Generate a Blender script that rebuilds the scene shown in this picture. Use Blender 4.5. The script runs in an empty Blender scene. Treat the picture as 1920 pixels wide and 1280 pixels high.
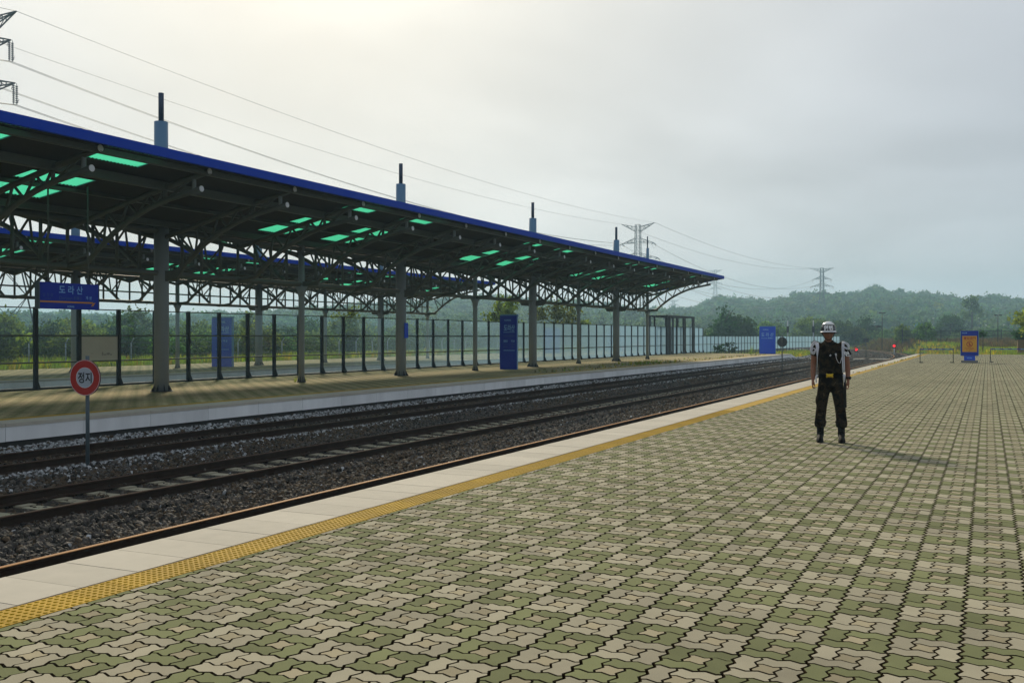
import bpy, bmesh, math, random
import numpy as np
from mathutils import Vector, Matrix, Euler

R = math.radians
scene = bpy.context.scene
COL = scene.collection
rng = np.random.default_rng(7)
random.seed(7)

# ------------------------------------------------------------------ camera
cam_data = bpy.data.cameras.new("camera")
cam_data.sensor_width = 36.0
cam_data.lens = 36.0 * 1905 / 1920
cam_data.clip_start = 0.1
cam_data.clip_end = 6000
cam = bpy.data.objects.new("camera", cam_data)
cam.location = (0, 0, 1.6)
cam.rotation_euler = (R(90 - 0.283), 0, R(25.09))
COL.objects.link(cam)
scene.camera = cam

# ------------------------------------------------------------------ world: hazy sky
SUN_AZ = R(-37.0)          # from +Y towards -X
SUN_EL = R(29)
SUN_DIR = Vector((math.sin(SUN_AZ) * math.cos(SUN_EL), math.cos(SUN_AZ) * math.cos(SUN_EL), math.sin(SUN_EL)))
world = bpy.data.worlds.new("World")
scene.world = world
world.use_nodes = True
wt = world.node_tree
wn, wl = wt.nodes, wt.links
bg = wn["Background"]


def wnode(t, **kw):
    n = wn.new(t)
    for k, v in kw.items():
        setattr(n, k, v)
    return n


def wmath(op, a, b=None, clamp=False):
    n = wn.new("ShaderNodeMath")
    n.operation = op
    n.use_clamp = clamp
    for i, x in enumerate((a, b)):
        if x is None:
            continue
        if isinstance(x, (int, float)):
            n.inputs[i].default_value = x
        else:
            wl.new(x, n.inputs[i])
    return n.outputs[0]


sky = wnode("ShaderNodeTexSky", sky_type='NISHITA', sun_disc=False)
sky.sun_elevation = SUN_EL
sky.sun_rotation = SUN_AZ
sky.air_density = 1.0
sky.dust_density = 2.5
sky.ozone_density = 1.0
tc = wnode("ShaderNodeTexCoord")
dirv = tc.outputs["Generated"]
dot = wnode("ShaderNodeVectorMath", operation='DOT_PRODUCT')
wl.new(dirv, dot.inputs[0])
dot.inputs[1].default_value = SUN_DIR
cosang = dot.outputs["Value"]
half = wmath('MULTIPLY_ADD', cosang, 0.5)
wn[-1].inputs[2].default_value = 0.5
wide = wmath('POWER', half, 4.0)          # light scattered forward by the thin cloud sheet
tight = wmath('POWER', half, 15.0)
# cloud sheet, a plane seen in perspective
sep = wnode("ShaderNodeSeparateXYZ")
wl.new(dirv, sep.inputs[0])
den = wmath('ADD', wmath('MAXIMUM', sep.outputs[2], 0.0), 0.16)
px = wmath('DIVIDE', sep.outputs[0], den)
py = wmath('DIVIDE', sep.outputs[1], den)
comb = wnode("ShaderNodeCombineXYZ")
wl.new(px, comb.inputs[0])
wl.new(py, comb.inputs[1])
nz = wnode("ShaderNodeTexNoise")
nz.inputs["Scale"].default_value = 0.75
nz.inputs["Detail"].default_value = 4.0
nz.inputs["Roughness"].default_value = 0.48
nz.inputs["Distortion"].default_value = 0.3
wl.new(comb.outputs[0], nz.inputs["Vector"])
cl = wnode("ShaderNodeMapRange", interpolation_type='SMOOTHSTEP')
cl.inputs[1].default_value = 0.30
cl.inputs[2].default_value = 0.70
cl.inputs[3].default_value = 0.0
cl.inputs[4].default_value = 1.0
wl.new(nz.outputs["Fac"], cl.inputs[0])
# cloud brightness = base + wide lobe + tight lobe, modulated softly by the noise
CB_BASE, CB_WIDE, CB_TIGHT = 0.43, 0.03, 0.36
b1 = wmath('MULTIPLY', wide, CB_WIDE)
b2 = wmath('MULTIPLY', tight, CB_TIGHT)
cb = wmath('ADD', wmath('ADD', b1, b2), CB_BASE)
mod = wmath('MULTIPLY_ADD', cl.outputs[0], 0.32)
wn[-1].inputs[2].default_value = 0.85
cb = wmath('MULTIPLY', cb, mod)
warm = wnode("ShaderNodeMix", data_type='RGBA')
warm.inputs[6].default_value = (0.915, 0.98, 1.10, 1)
warm.inputs[7].default_value = (1.04, 1.0, 0.865, 1)
wl.new(wmath('POWER', half, 13.0), warm.inputs[0])
ccol = wnode("ShaderNodeVectorMath", operation='SCALE')
wl.new(warm.outputs[2], ccol.inputs[0])
wl.new(cb, ccol.inputs["Scale"])
sk = wnode("ShaderNodeVectorMath", operation='SCALE')
wl.new(sky.outputs[0], sk.inputs[0])
sk.inputs["Scale"].default_value = 0.05
mixw = wnode("ShaderNodeMix", data_type='RGBA')
mixw.inputs[0].default_value = 0.84
wl.new(sk.outputs[0], mixw.inputs[6])
wl.new(ccol.outputs[0], mixw.inputs[7])
wl.new(mixw.outputs[2], bg.inputs[0])
bg.inputs[1].default_value = 1.0

# ------------------------------------------------------------------ sun through haze
sun_data = bpy.data.lights.new("sun", 'SUN')
sun_data.energy = 3.2
sun_data.angle = R(7)
sun_data.color = (1.0, 0.88, 0.66)
sun = bpy.data.objects.new("sun", sun_data)
sun.rotation_euler = (-SUN_DIR).to_track_quat('-Z', 'Y').to_euler()
sun.location = (-60, 80, 90)
COL.objects.link(sun)

# ------------------------------------------------------------------ view / render settings
vs = scene.view_settings
vs.view_transform = 'Standard'
vs.look = 'None'
vs.gamma = 1.0
vs.exposure = 0.28
vs.use_curve_mapping = False
scene.render.engine = 'CYCLES'
cy = scene.cycles
cy.use_denoising = True
cy.max_bounces = 7
cy.diffuse_bounces = 3
cy.glossy_bounces = 3
cy.transmission_bounces = 6
cy.transparent_max_bounces = 24
cy.volume_bounces = 1

# ------------------------------------------------------------------ materials
MATS = {}


def mat(name, color, rough=0.7, metal=0.0, noise=None, spec=0.3, bump=None, rand=None, attr=None, coat=0.0):
    """noise=(scale, amount, detail) darkens and lightens; rand=amount of per-object value change;
    attr=(attribute name, amount) per-piece value change."""
    m = bpy.data.materials.new(name)
    m.use_nodes = True
    nt = m.node_tree
    N, L = nt.nodes, nt.links
    p = N["Principled BSDF"]
    p.inputs["Roughness"].default_value = rough
    p.inputs["Metallic"].default_value = metal
    p.inputs["Specular IOR Level"].default_value = spec
    p.inputs["Coat Weight"].default_value = coat
    p.inputs["Base Color"].default_value = (*color, 1)
    fac = None

    def mth(op, a, b):
        n = N.new("ShaderNodeMath")
        n.operation = op
        for i, x in enumerate((a, b)):
            if isinstance(x, (int, float)):
                n.inputs[i].default_value = x
            else:
                L.new(x, n.inputs[i])
        return n.outputs[0]

    def centred(sock, amount):
        return mth('MULTIPLY', mth('SUBTRACT', sock, 0.5), amount)

    parts = []
    if noise:
        tcn = N.new("ShaderNodeTexCoord")
        geo = N.new("ShaderNodeNewGeometry")
        for q in (noise if isinstance(noise, list) else [noise]):
            t = N.new("ShaderNodeTexNoise")
            t.inputs["Scale"].default_value = q[0]
            t.inputs["Detail"].default_value = q[2] if len(q) > 2 else 3
            if len(q) > 3:
                mp = N.new("ShaderNodeMapping")
                mp.inputs["Scale"].default_value = q[3]
                L.new(geo.outputs["Position"], mp.inputs[0])
                L.new(mp.outputs[0], t.inputs["Vector"])
            else:
                L.new(geo.outputs["Position"], t.inputs["Vector"])
            parts.append(centred(t.outputs["Fac"], q[1] * 2))
    if rand:
        oi = N.new("ShaderNodeObjectInfo")
        parts.append(centred(oi.outputs["Random"], rand))
    if attr:
        at = N.new("ShaderNodeAttribute")
        at.attribute_name = attr[0]
        parts.append(centred(at.outputs["Fac"], attr[1]))
    if parts:
        s = parts[0]
        for q in parts[1:]:
            s = mth('ADD', s, q)
        s = mth('MAXIMUM', mth('ADD', s, 1.0), 0.05)
        v = N.new("ShaderNodeVectorMath")
        v.operation = 'SCALE'
        v.inputs[0].default_value = color
        L.new(s, v.inputs["Scale"])
        L.new(v.outputs[0], p.inputs["Base Color"])
    if bump:
        geo = N.new("ShaderNodeNewGeometry")
        t = N.new("ShaderNodeTexNoise")
        t.inputs["Scale"].default_value = bump[0]
        t.inputs["Detail"].default_value = 3
        L.new(geo.outputs["Position"], t.inputs["Vector"])
        b = N.new("ShaderNodeBump")
        b.inputs["Strength"].default_value = bump[1]
        b.inputs["Distance"].default_value = 0.01
        L.new(t.outputs["Fac"], b.inputs["Height"])
        L.new(b.outputs[0], p.inputs["Normal"])
    MATS[name] = m
    return m


GREEN_P = (0.158, 0.170, 0.080)
GRAY_P = (0.318, 0.292, 0.212)
BEIGE_P = (0.308, 0.270, 0.178)


def paver_mat(name, col, instanced):
    return mat(name, col, rough=0.95, spec=0.1,
               noise=[(0.22, 0.22, 4), (0.9, 0.16, 4), (6.0, 0.12, 3), (170, 0.22, 2)],
               rand=0.36 if not instanced else None, attr=("tone", 0.36) if instanced else None,
               bump=(220, 0.25))


M_PG, M_PW, M_PB = (paver_mat("paver_green", GREEN_P, False), paver_mat("paver_grey", GRAY_P, False), paver_mat("paver_beige", BEIGE_P, False))
M_PG2, M_PW2, M_PB2 = (paver_mat("paver_green_field", GREEN_P, True), paver_mat("paver_grey_field", GRAY_P, True), paver_mat("paver_beige_field", BEIGE_P, True))
M_JOINT = mat("joint_sand", (0.016, 0.011, 0.005), 1.0, noise=(3, 0.4, 4), spec=0.0)
M_JOINTSIDE = mat("paver_side_grime_shade", (0.045, 0.034, 0.018), 1.0, noise=(8, 0.4, 4), spec=0.0)  # joint grime, darkened to stand in for shade on the stone sides
M_SLAB = mat("granite_slab", (0.42, 0.39, 0.325), 0.85, noise=[(0.7, 0.16, 4), (240, 0.22, 2), (7, 0.10, 4)], rand=0.14, bump=(260, 0.2), spec=0.2)
M_YEL = mat("tactile_yellow", (0.38, 0.232, 0.008), 0.8, noise=[(0.8, 0.22, 4), (5, 0.14, 4), (60, 0.12, 2)], rand=0.2, spec=0.15)
M_CONC = mat("platform_concrete", (0.30, 0.29, 0.26), 0.95, noise=[(1.0, 0.15, 4), (20, 0.1, 3)])
M_PANEL = mat("white_edge_panel", (0.74, 0.75, 0.75), 0.8, noise=[(0.7, 0.14, 4), (2.5, 0.16, 4, (1, 1, 0.15))], rand=0.16)
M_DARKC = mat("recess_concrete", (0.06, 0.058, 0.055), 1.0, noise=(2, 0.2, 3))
M_BALBASE = mat("ballast_bed", (0.045, 0.041, 0.036), 1.0, noise=(9, 0.5, 5), spec=0.0, bump=(25, 1.0))
M_STONE = mat("ballast_stone", (0.052, 0.045, 0.038), 0.8, noise=(14, 0.35, 3), rand=1.8, spec=0.3)
M_STONE_B = mat("ballast_stone_brown", (0.068, 0.048, 0.030), 0.9, noise=(14, 0.3, 3), rand=1.0, spec=0.2)
M_STONE_W = mat("ballast_stone_pale", (0.30, 0.31, 0.315), 0.9, noise=(14, 0.35, 3), rand=1.2, spec=0.2)
M_RAIL = mat("rail_steel", (0.030, 0.018, 0.012), 0.85, noise=(6, 0.4, 3), spec=0.15)
M_RUST = mat("rusty_rail_head", (0.32, 0.145, 0.040), 0.75, noise=[(3, 0.25, 3)], spec=0.2)
M_HEAD = mat("worn_rail_head", (0.060, 0.034, 0.022), 0.85, noise=[(3, 0.3, 3)], spec=0.15)
M_SLEEP = mat("concrete_sleeper", (0.27, 0.25, 0.18), 0.95, noise=[(4, 0.2, 4)], rand=0.3)
M_STEEL = mat("canopy_steel_paint", (0.100, 0.108, 0.090), 0.55, noise=(0.8, 0.12, 3), spec=0.35)
M_COLUMN = mat("column_paint", (0.235, 0.265, 0.270), 0.55, noise=[(0.9, 0.10, 3), (3.0, 0.07, 4, (1, 1, 0.15))], spec=0.35)
M_CAP = mat("pipe_cap_white", (0.80, 0.82, 0.86), 0.6)
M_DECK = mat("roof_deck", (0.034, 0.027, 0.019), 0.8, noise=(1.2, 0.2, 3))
M_FASCIA = mat("fascia_blue", (0.002, 0.042, 0.42), 0.6, noise=(0.5, 0.08, 3), spec=0.12)
M_MAST = mat("mast_blue_grey", (0.090, 0.195, 0.320), 0.5, noise=(1, 0.08, 2))
M_MAST_D = mat("mast_tip_dark", (0.020, 0.040, 0.085), 0.5)
M_POST = mat("barrier_post", (0.028, 0.034, 0.038), 0.6, noise=(2, 0.2, 3))
M_PRAIL = mat("barrier_rail", (0.095, 0.115, 0.110), 0.6)
M_BOARD = mat("pale_board", (0.52, 0.50, 0.42), 0.9, noise=[(2.2, 0.10, 4)])
M_FLAKE = mat("board_flaking", (0.30, 0.29, 0.25), 0.9, noise=(12, 0.3, 3))
M_SIGN = mat("sign_blue", (0.002, 0.022, 0.33), 0.5, noise=(1.2, 0.06, 2), spec=0.25)
M_SIGN_B = mat("sign_bright_blue", (0.003, 0.065, 0.62), 0.5, noise=(1.2, 0.05, 2), spec=0.3)
M_SIGN_SIDE = mat("sign_side", (0.10, 0.24, 0.42), 0.5)
M_LETTER = mat("letter_pale_blue", (0.22, 0.46, 0.80), 0.6)
M_LETTER_D = mat("letter_dim_blue", (0.03, 0.075, 0.30), 0.6)
M_ORANGE = mat("orange_line", (0.62, 0.27, 0.02), 0.6)
M_WHITE = mat("white_paint", (0.75, 0.76, 0.78), 0.5)
M_SIGNW = mat("sign_pale_face", (0.36, 0.40, 0.45), 0.6)
M_RED = mat("sign_red", (0.36, 0.018, 0.012), 0.5, spec=0.3)
M_BLACK = mat("black_paint", (0.012, 0.012, 0.013), 0.5)
M_POLE = mat("sign_pole_grey", (0.085, 0.115, 0.130), 0.55)
M_BACKG = mat("sign_back_grey", (0.055, 0.062, 0.065), 0.7)
M_NOTICE = mat("notice_orange", (0.66, 0.33, 0.025), 0.6)
M_NRED = mat("notice_red", (0.40, 0.040, 0.010), 0.6)
M_STONEB = mat("granite_base", (0.20, 0.195, 0.185), 0.9, noise=(30, 0.2, 2))
M_PYLON = mat("pylon_steel", (0.040, 0.044, 0.052), 0.7)
M_WIRE = mat("power_wire", (0.24, 0.23, 0.22), 0.6)
M_INSUL = mat("insulator", (0.045, 0.050, 0.065), 0.4)
M_LAMPP = mat("lamp_pole", (0.022, 0.024, 0.024), 0.6)
M_LAMPW = mat("lamp_head_white", (0.80, 0.80, 0.80), 0.4)
M_BARK = mat("bark", (0.060, 0.045, 0.030), 0.95, noise=(6, 0.3, 3))
M_GROUND = mat("ground_soil", (0.075, 0.085, 0.030), 1.0, noise=[(0.05, 0.3, 4), (0.6, 0.3, 4)], spec=0.0)
M_HILL = mat("hill_floor", (0.030, 0.045, 0.018), 1.0, noise=(0.02, 0.3, 4), spec=0.0)
M_WOOD = mat("planter_wood", (0.26, 0.17, 0.075), 0.8, noise=(8, 0.2, 3))
M_MESH = mat("dark_fence", (0.022, 0.026, 0.026), 0.8)


def leaf_mat(name, col, amount=0.9, trans=0.5):
    m = bpy.data.materials.new(name)
    m.use_nodes = True
    nt = m.node_tree
    N, L = nt.nodes, nt.links
    N.remove(N["Principled BSDF"])
    out = N["Material Output"]
    at = N.new("ShaderNodeAttribute")
    at.attribute_name = "tone"
    oi = N.new("ShaderNodeObjectInfo")
    ramp = N.new("ShaderNodeMapRange")
    ramp.inputs[3].default_value = 1 - amount * 0.55
    ramp.inputs[4].default_value = 1 + amount * 0.55
    L.new(at.outputs["Fac"], ramp.inputs[0])
    r2 = N.new("ShaderNodeMapRange")
    r2.inputs[3].default_value = 0.55
    r2.inputs[4].default_value = 1.45
    L.new(oi.outputs["Random"], r2.inputs[0])
    mu = N.new("ShaderNodeMath")
    mu.operation = 'MULTIPLY'
    L.new(ramp.outputs[0], mu.inputs[0])
    L.new(r2.outputs[0], mu.inputs[1])
    hs = N.new("ShaderNodeHueSaturation")
    hs.inputs["Color"].default_value = (*col, 1)
    r3 = N.new("ShaderNodeMapRange")
    r3.inputs[3].default_value = 0.462
    r3.inputs[4].default_value = 0.53
    fr = N.new("ShaderNodeMath")
    fr.operation = 'FRACT'
    m7 = N.new("ShaderNodeMath")
    m7.operation = 'MULTIPLY'
    m7.inputs[1].default_value = 7.31
    L.new(oi.outputs["Random"], m7.inputs[0])
    L.new(m7.outputs[0], fr.inputs[0])
    L.new(fr.outputs[0], r3.inputs[0])
    L.new(r3.outputs[0], hs.inputs["Hue"])
    L.new(mu.outputs[0], hs.inputs["Value"])
    d = N.new("ShaderNodeBsdfDiffuse")
    t = N.new("ShaderNodeBsdfTranslucent")
    L.new(hs.outputs[0], d.inputs[0])
    L.new(hs.outputs[0], t.inputs[0])
    mx = N.new("ShaderNodeMixShader")
    mx.inputs[0].default_value = trans
    L.new(d.outputs[0], mx.inputs[1])
    L.new(t.outputs[0], mx.inputs[2])
    L.new(mx.outputs[0], out.inputs[0])
    MATS[name] = m
    return m


M_LEAF = leaf_mat("leaves_green", (0.100, 0.165, 0.026))
M_LEAF_B = leaf_mat("leaves_bright", (0.150, 0.215, 0.022))
M_LEAF_D = leaf_mat("leaves_dark", (0.050, 0.105, 0.022))
M_LEAF_H = leaf_mat("leaves_hill", (0.060, 0.118, 0.032))
M_GRASS = leaf_mat("grass_blades", (0.19, 0.28, 0.020), 0.7)
M_GRASSY = leaf_mat("grass_yellow", (0.46, 0.38, 0.02), 0.6)
M_GRASSR = leaf_mat("weeds_reddish", (0.115, 0.085, 0.030), 0.6)


def glass_mat(name, tint, haze, film_sheen_col):  # haze: least and most cover of dust plus painted sky reflection
    m = bpy.data.materials.new(name)
    m.use_nodes = True
    nt = m.node_tree
    N, L = nt.nodes, nt.links
    N.remove(N["Principled BSDF"])
    out = N["Material Output"]
    tr = N.new("ShaderNodeBsdfTransparent")
    tr.inputs[0].default_value = (*tint, 1)
    gl = N.new("ShaderNodeBsdfGlossy")
    gl.inputs["Roughness"].default_value = 0.06
    gl.inputs[0].default_value = (0.9, 0.95, 1.0, 1)
    lw0 = N.new("ShaderNodeLayerWeight")
    lw0.inputs[0].default_value = 0.5
    p5 = N.new("ShaderNodeMath")
    p5.operation = 'POWER'
    p5.inputs[1].default_value = 5.0
    L.new(lw0.outputs["Facing"], p5.inputs[0])
    fr = N.new("ShaderNodeMath")
    fr.operation = 'MULTIPLY_ADD'
    fr.inputs[1].default_value = 0.90
    fr.inputs[2].default_value = 0.035
    L.new(p5.outputs[0], fr.inputs[0])
    m1 = N.new("ShaderNodeMixShader")
    L.new(fr.outputs[0], m1.inputs[0])
    L.new(tr.outputs[0], m1.inputs[1])
    L.new(gl.outputs[0], m1.inputs[2])
    dd = N.new("ShaderNodeBsdfDiffuse")
    dd.inputs[0].default_value = (*film_sheen_col, 1)
    tl = N.new("ShaderNodeBsdfTranslucent")
    tl.inputs[0].default_value = (*film_sheen_col, 1)
    m2 = N.new("ShaderNodeMixShader")
    m2.inputs[0].default_value = 0.6
    L.new(dd.outputs[0], m2.inputs[1])
    L.new(tl.outputs[0], m2.inputs[2])
    # dust film and painted sky reflection, denser the flatter one looks along the pane
    lw = N.new("ShaderNodeLayerWeight")
    lw.inputs[0].default_value = 0.5
    ma = N.new("ShaderNodeMapRange")
    ma.interpolation_type = 'SMOOTHSTEP'
    L.new(lw.outputs["Facing"], ma.inputs[0])
    ma.inputs[1].default_value = 0.38
    ma.inputs[2].default_value = 0.76
    ma.inputs[3].default_value = haze[0]
    ma.inputs[4].default_value = haze[1]
    m3 = N.new("ShaderNodeMixShader")
    L.new(ma.outputs[0], m3.inputs[0])
    L.new(m1.outputs[0], m3.inputs[1])
    L.new(m2.outputs[0], m3.inputs[2])
    L.new(m3.outputs[0], out.inputs[0])
    MATS[name] = m
    return m


M_GLASS = glass_mat("barrier_pane", (0.93, 0.98, 0.98), (0.02, 0.62), (0.42, 0.62, 0.76))
M_SKYL = bpy.data.materials.new("skylight_green")
M_SKYL.use_nodes = True
_n, _l = M_SKYL.node_tree.nodes, M_SKYL.node_tree.links
_n.remove(_n["Principled BSDF"])
_t = _n.new("ShaderNodeBsdfTranslucent")
_t.inputs[0].default_value = (0.17, 0.84, 0.56, 1)
_tr = _n.new("ShaderNodeBsdfTransparent")
_tr.inputs[0].default_value = (0.15, 0.82, 0.54, 1)
_m = _n.new("ShaderNodeMixShader")
_m.inputs[0].default_value = 0.35
_l.new(_t.outputs[0], _m.inputs[1])
_l.new(_tr.outputs[0], _m.inputs[2])
_l.new(_m.outputs[0], _n["Material Output"].inputs[0])
M_SKYL2 = M_SKYL.copy()  # darker copy that paints the corrugation shading on alternate rib faces
M_SKYL2.name = "skylight_green_rib_shade"
for _q in M_SKYL2.node_tree.nodes:
    if _q.type in ('BSDF_TRANSLUCENT', 'BSDF_TRANSPARENT'):
        _q.inputs[0].default_value = (0.08, 0.60, 0.38, 1)

M_SIGNAL = bpy.data.materials.new("red_signal_lamp")
M_SIGNAL.use_nodes = True
_p = M_SIGNAL.node_tree.nodes["Principled BSDF"]
_p.inputs["Base Color"].default_value = (0.6, 0.01, 0.01, 1)
_p.inputs["Emission Color"].default_value = (1.0, 0.02, 0.03, 1)
_p.inputs["Emission Strength"].default_value = 1.0


# ------------------------------------------------------------------ object helpers
def tag(o, label=None, cat=None, group=None, kind=None):
    if label:
        o["label"] = label
    if cat:
        o["category"] = cat
    if group:
        o["group"] = group
    if kind:
        o["kind"] = kind
    return o


def thing(name, label, cat, loc=(0, 0, 0), rz=0.0, group=None):
    o = bpy.data.objects.new(name, None)
    o.empty_display_size = 0.2
    o.location = loc
    o.rotation_euler = (0, 0, rz)
    COL.objects.link(o)
    return tag(o, label, cat, group)


def link(name, me, parent=None, loc=(0, 0, 0), rot=(0, 0, 0)):
    o = bpy.data.objects.new(name, me)
    o.location = loc
    o.rotation_euler = rot
    COL.objects.link(o)
    if parent is not None:
        o.parent = parent
    return o


def copy_tree(o, parent=None):
    c = o.copy()
    COL.objects.link(c)
    if parent is not None:
        c.parent = parent
    for ch in list(o.children):
        copy_tree(ch, c)
    return c


class MB:
    def __init__(self):
        self.v, self.f, self.m, self.s = [], [], [], []

    def face(self, idx, m=0, smooth=False):
        self.f.append(tuple(idx))
        self.m.append(m)
        self.s.append(smooth)

    def box(self, x0, x1, y0, y1, z0, z1, m=0):
        b = len(self.v)
        self.v += [(x0, y0, z0), (x1, y0, z0), (x1, y1, z0), (x0, y1, z0), (x0, y0, z1), (x1, y0, z1), (x1, y1, z1), (x0, y1, z1)]
        for q in ((0, 3, 2, 1), (4, 5, 6, 7), (0, 1, 5, 4), (1, 2, 6, 5), (2, 3, 7, 6), (3, 0, 4, 7)):
            self.face([b + i for i in q], m)
        return self

    def hexa(self, pts, m=0):
        """8 corner points, bottom four then top four, both counter-clockwise from above"""
        b = len(self.v)
        self.v += [tuple(p) for p in pts]
        for q in ((0, 3, 2, 1), (4, 5, 6, 7), (0, 1, 5, 4), (1, 2, 6, 5), (2, 3, 7, 6), (3, 0, 4, 7)):
            self.face([b + i for i in q], m)
        return self

    def bar(self, p0, p1, w, h, m=0):
        p0, p1 = Vector(p0), Vector(p1)
        d = (p1 - p0).normalized()
        up = Vector((0, 0, 1)) if abs(d.z) < 0.95 else Vector((1, 0, 0))
        s = d.cross(up).normalized()
        u = s.cross(d)
        s, u = s * w / 2, u * h / 2
        return self.hexa([p0 - s - u, p0 + s - u, p1 + s - u, p1 - s - u, p0 - s + u, p0 + s + u, p1 + s + u, p1 - s + u], m)

    def tube(self, pts, r, n=8, m=0, caps=True, capm=None):
        pts = [Vector(p) for p in pts]
        rs = r if isinstance(r, (list, tuple)) else [r] * len(pts)
        rings = []
        prev = None
        for i, p in enumerate(pts):
            if i == 0:
                d = pts[1] - p
            elif i == len(pts) - 1:
                d = p - pts[i - 1]
            else:
                d = (pts[i + 1] - pts[i - 1])
            d.normalize()
            if prev is None:
                a = Vector((0, 0, 1)) if abs(d.z) < 0.9 else Vector((1, 0, 0))
                s = d.cross(a).normalized()
            else:
                s = (prev - d * prev.dot(d)).normalized()
            prev = s
            u = d.cross(s)
            b = len(self.v)
            for k in range(n):
                t = 2 * math.pi * k / n
                self.v.append(tuple(p + (s * math.cos(t) + u * math.sin(t)) * rs[i]))
            rings.append(b)
        for a, b in zip(rings, rings[1:]):
            for k in range(n):
                k2 = (k + 1) % n
                self.face((a + k, a + k2, b + k2, b + k), m, True)
        if caps:
            cm = m if capm is None else capm
            self.face([rings[0] + k for k in reversed(range(n))], cm)
            self.face([rings[-1] + k for k in range(n)], cm)
        return self

    def loft(self, rings, n=14, m=0, caps=True):
        """rings: (cx, cy, cz, rx, ry) horizontal ellipses"""
        st = []
        for cx, cy_, cz, rx, ry in rings:
            st.append(len(self.v))
            for k in range(n):
                t = 2 * math.pi * k / n
                self.v.append((cx + rx * math.cos(t), cy_ + ry * math.sin(t), cz))
        for a, b in zip(st, st[1:]):
            for k in range(n):
                k2 = (k + 1) % n
                self.face((a + k, a + k2, b + k2, b + k), m, True)
        if caps:
            self.face([st[0] + k for k in reversed(range(n))], m)
            self.face([st[-1] + k for k in range(n)], m)
        return self

    def ball(self, c, r, n=10, k=7, m=0):
        rx, ry, rz = r if isinstance(r, (list, tuple)) else (r, r, r)
        rings = []
        for i in range(k + 1):
            t = math.pi * i / k
            s = max(math.sin(t), 0.02)
            rings.append((c[0], c[1], c[2] - rz * math.cos(t), rx * s, ry * s))
        return self.loft(rings, n, m)

    def disc(self, c, nrm, r, th, n=28, m=0, m_back=None, r2=None):
        c, nrm = Vector(c), Vector(nrm).normalized()
        a = Vector((0, 0, 1)) if abs(nrm.z) < 0.9 else Vector((1, 0, 0))
        s = nrm.cross(a).normalized()
        u = s.cross(nrm)
        f0, f1 = len(self.v), len(self.v) + n
        for off in (nrm * th / 2, -nrm * th / 2):
            for k in range(n):
                t = 2 * math.pi * k / n
                self.v.append(tuple(c + off + (s * math.cos(t) + u * math.sin(t)) * r))
        mb = m if m_back is None else m_back
        # orientation: s x u = ?
        flip = (s.cross(u)).dot(nrm) < 0
        fr = [f0 + k for k in range(n)]
        bk = [f1 + k for k in range(n)]
        self.face(fr if not flip else fr[::-1], m)
        self.face(bk[::-1] if not flip else bk, mb)
        for k in range(n):
            k2 = (k + 1) % n
            q = (f0 + k, f1 + k, f1 + k2, f0 + k2)
            self.face(q if not flip else q[::-1], mb)
        return self

    def mesh(self, name, mats):
        me = bpy.data.meshes.new(name)
        me.from_pydata(self.v, [], self.f)
        for mm in (mats if isinstance(mats, (list, tuple)) else [mats]):
            me.materials.append(mm)
        me.polygons.foreach_set("material_index", self.m)
        me.polygons.foreach_set("use_smooth", self.s)
        me.update()
        return me

    def build(self, name, mats, parent=None, loc=(0, 0, 0), rot=(0, 0, 0)):
        return link(name, self.mesh(name, mats), parent, loc, rot)


def quads_mesh(name, V, mats, mat_idx=None, tone=None, nper=4):
    """V: (N, nper, 3) separate polygons"""
    V = np.asarray(V, dtype=np.float32)
    n = V.shape[0]
    me = bpy.data.meshes.new(name)
    me.vertices.add(n * nper)
    me.vertices.foreach_set("co", V.reshape(-1))
    me.loops.add(n * nper)
    me.loops.foreach_set("vertex_index", np.arange(n * nper, dtype=np.int32))
    me.polygons.add(n)
    me.polygons.foreach_set("loop_start", np.arange(0, n * nper, nper, dtype=np.int32))
    for mm in (mats if isinstance(mats, (list, tuple)) else [mats]):
        me.materials.append(mm)
    if mat_idx is not None:
        me.polygons.foreach_set("material_index", np.asarray(mat_idx, dtype=np.int32))
    if tone is not None:
        a = me.attributes.new("tone", 'FLOAT', 'FACE')
        a.data.foreach_set("value", np.asarray(tone, dtype=np.float32))
    me.update(calc_edges=True)
    return me


# ------------------------------------------------------------------ prebuilt meshes: lettering
_tmp = bpy.data.scenes.new("lettering_workshop")


def workshop_depsgraph():
    with bpy.context.temp_override(scene=_tmp, view_layer=_tmp.view_layers[0]):
        dg = bpy.context.evaluated_depsgraph_get()
        dg.update()
    return dg


def text_mesh(body, mats, width=None, height=None, bold=0.0, depth=0.004):
    cu = bpy.data.curves.new("lettering", "FONT")
    cu.body = body
    cu.align_x = 'CENTER'
    cu.align_y = 'CENTER'
    cu.offset = bold
    cu.resolution_u = 3
    o = bpy.data.objects.new("lettering", cu)
    _tmp.collection.objects.link(o)
    dg = workshop_depsgraph()
    me = bpy.data.meshes.new_from_object(o.evaluated_get(dg))
    bpy.data.objects.remove(o)
    co = np.zeros(len(me.vertices) * 3, np.float32)
    me.vertices.foreach_get("co", co)
    co = co.reshape(-1, 3)
    mn, mx = co.min(0), co.max(0)
    co -= (mn + mx) / 2
    sx = width / (mx[0] - mn[0]) if width else None
    sy = height / (mx[1] - mn[1]) if height else None
    sx, sy = sx or sy, sy or sx
    co[:, 0] *= sx
    co[:, 1] *= sy
    me.vertices.foreach_set("co", co.reshape(-1))
    me.materials.clear()
    me.materials.append(mats)
    me.update()
    return me


def evaluated(me, mods):
    """apply modifiers (list of (type, settings)) to a mesh, in the workshop scene"""
    o = bpy.data.objects.new("workpiece", me)
    _tmp.collection.objects.link(o)
    for t, kw in mods:
        md = o.modifiers.new(t, t)
        for k, v in kw.items():
            setattr(md, k, v)
    dg = workshop_depsgraph()
    r = bpy.data.meshes.new_from_object(o.evaluated_get(dg))
    bpy.data.objects.remove(o)
    return r

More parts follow.
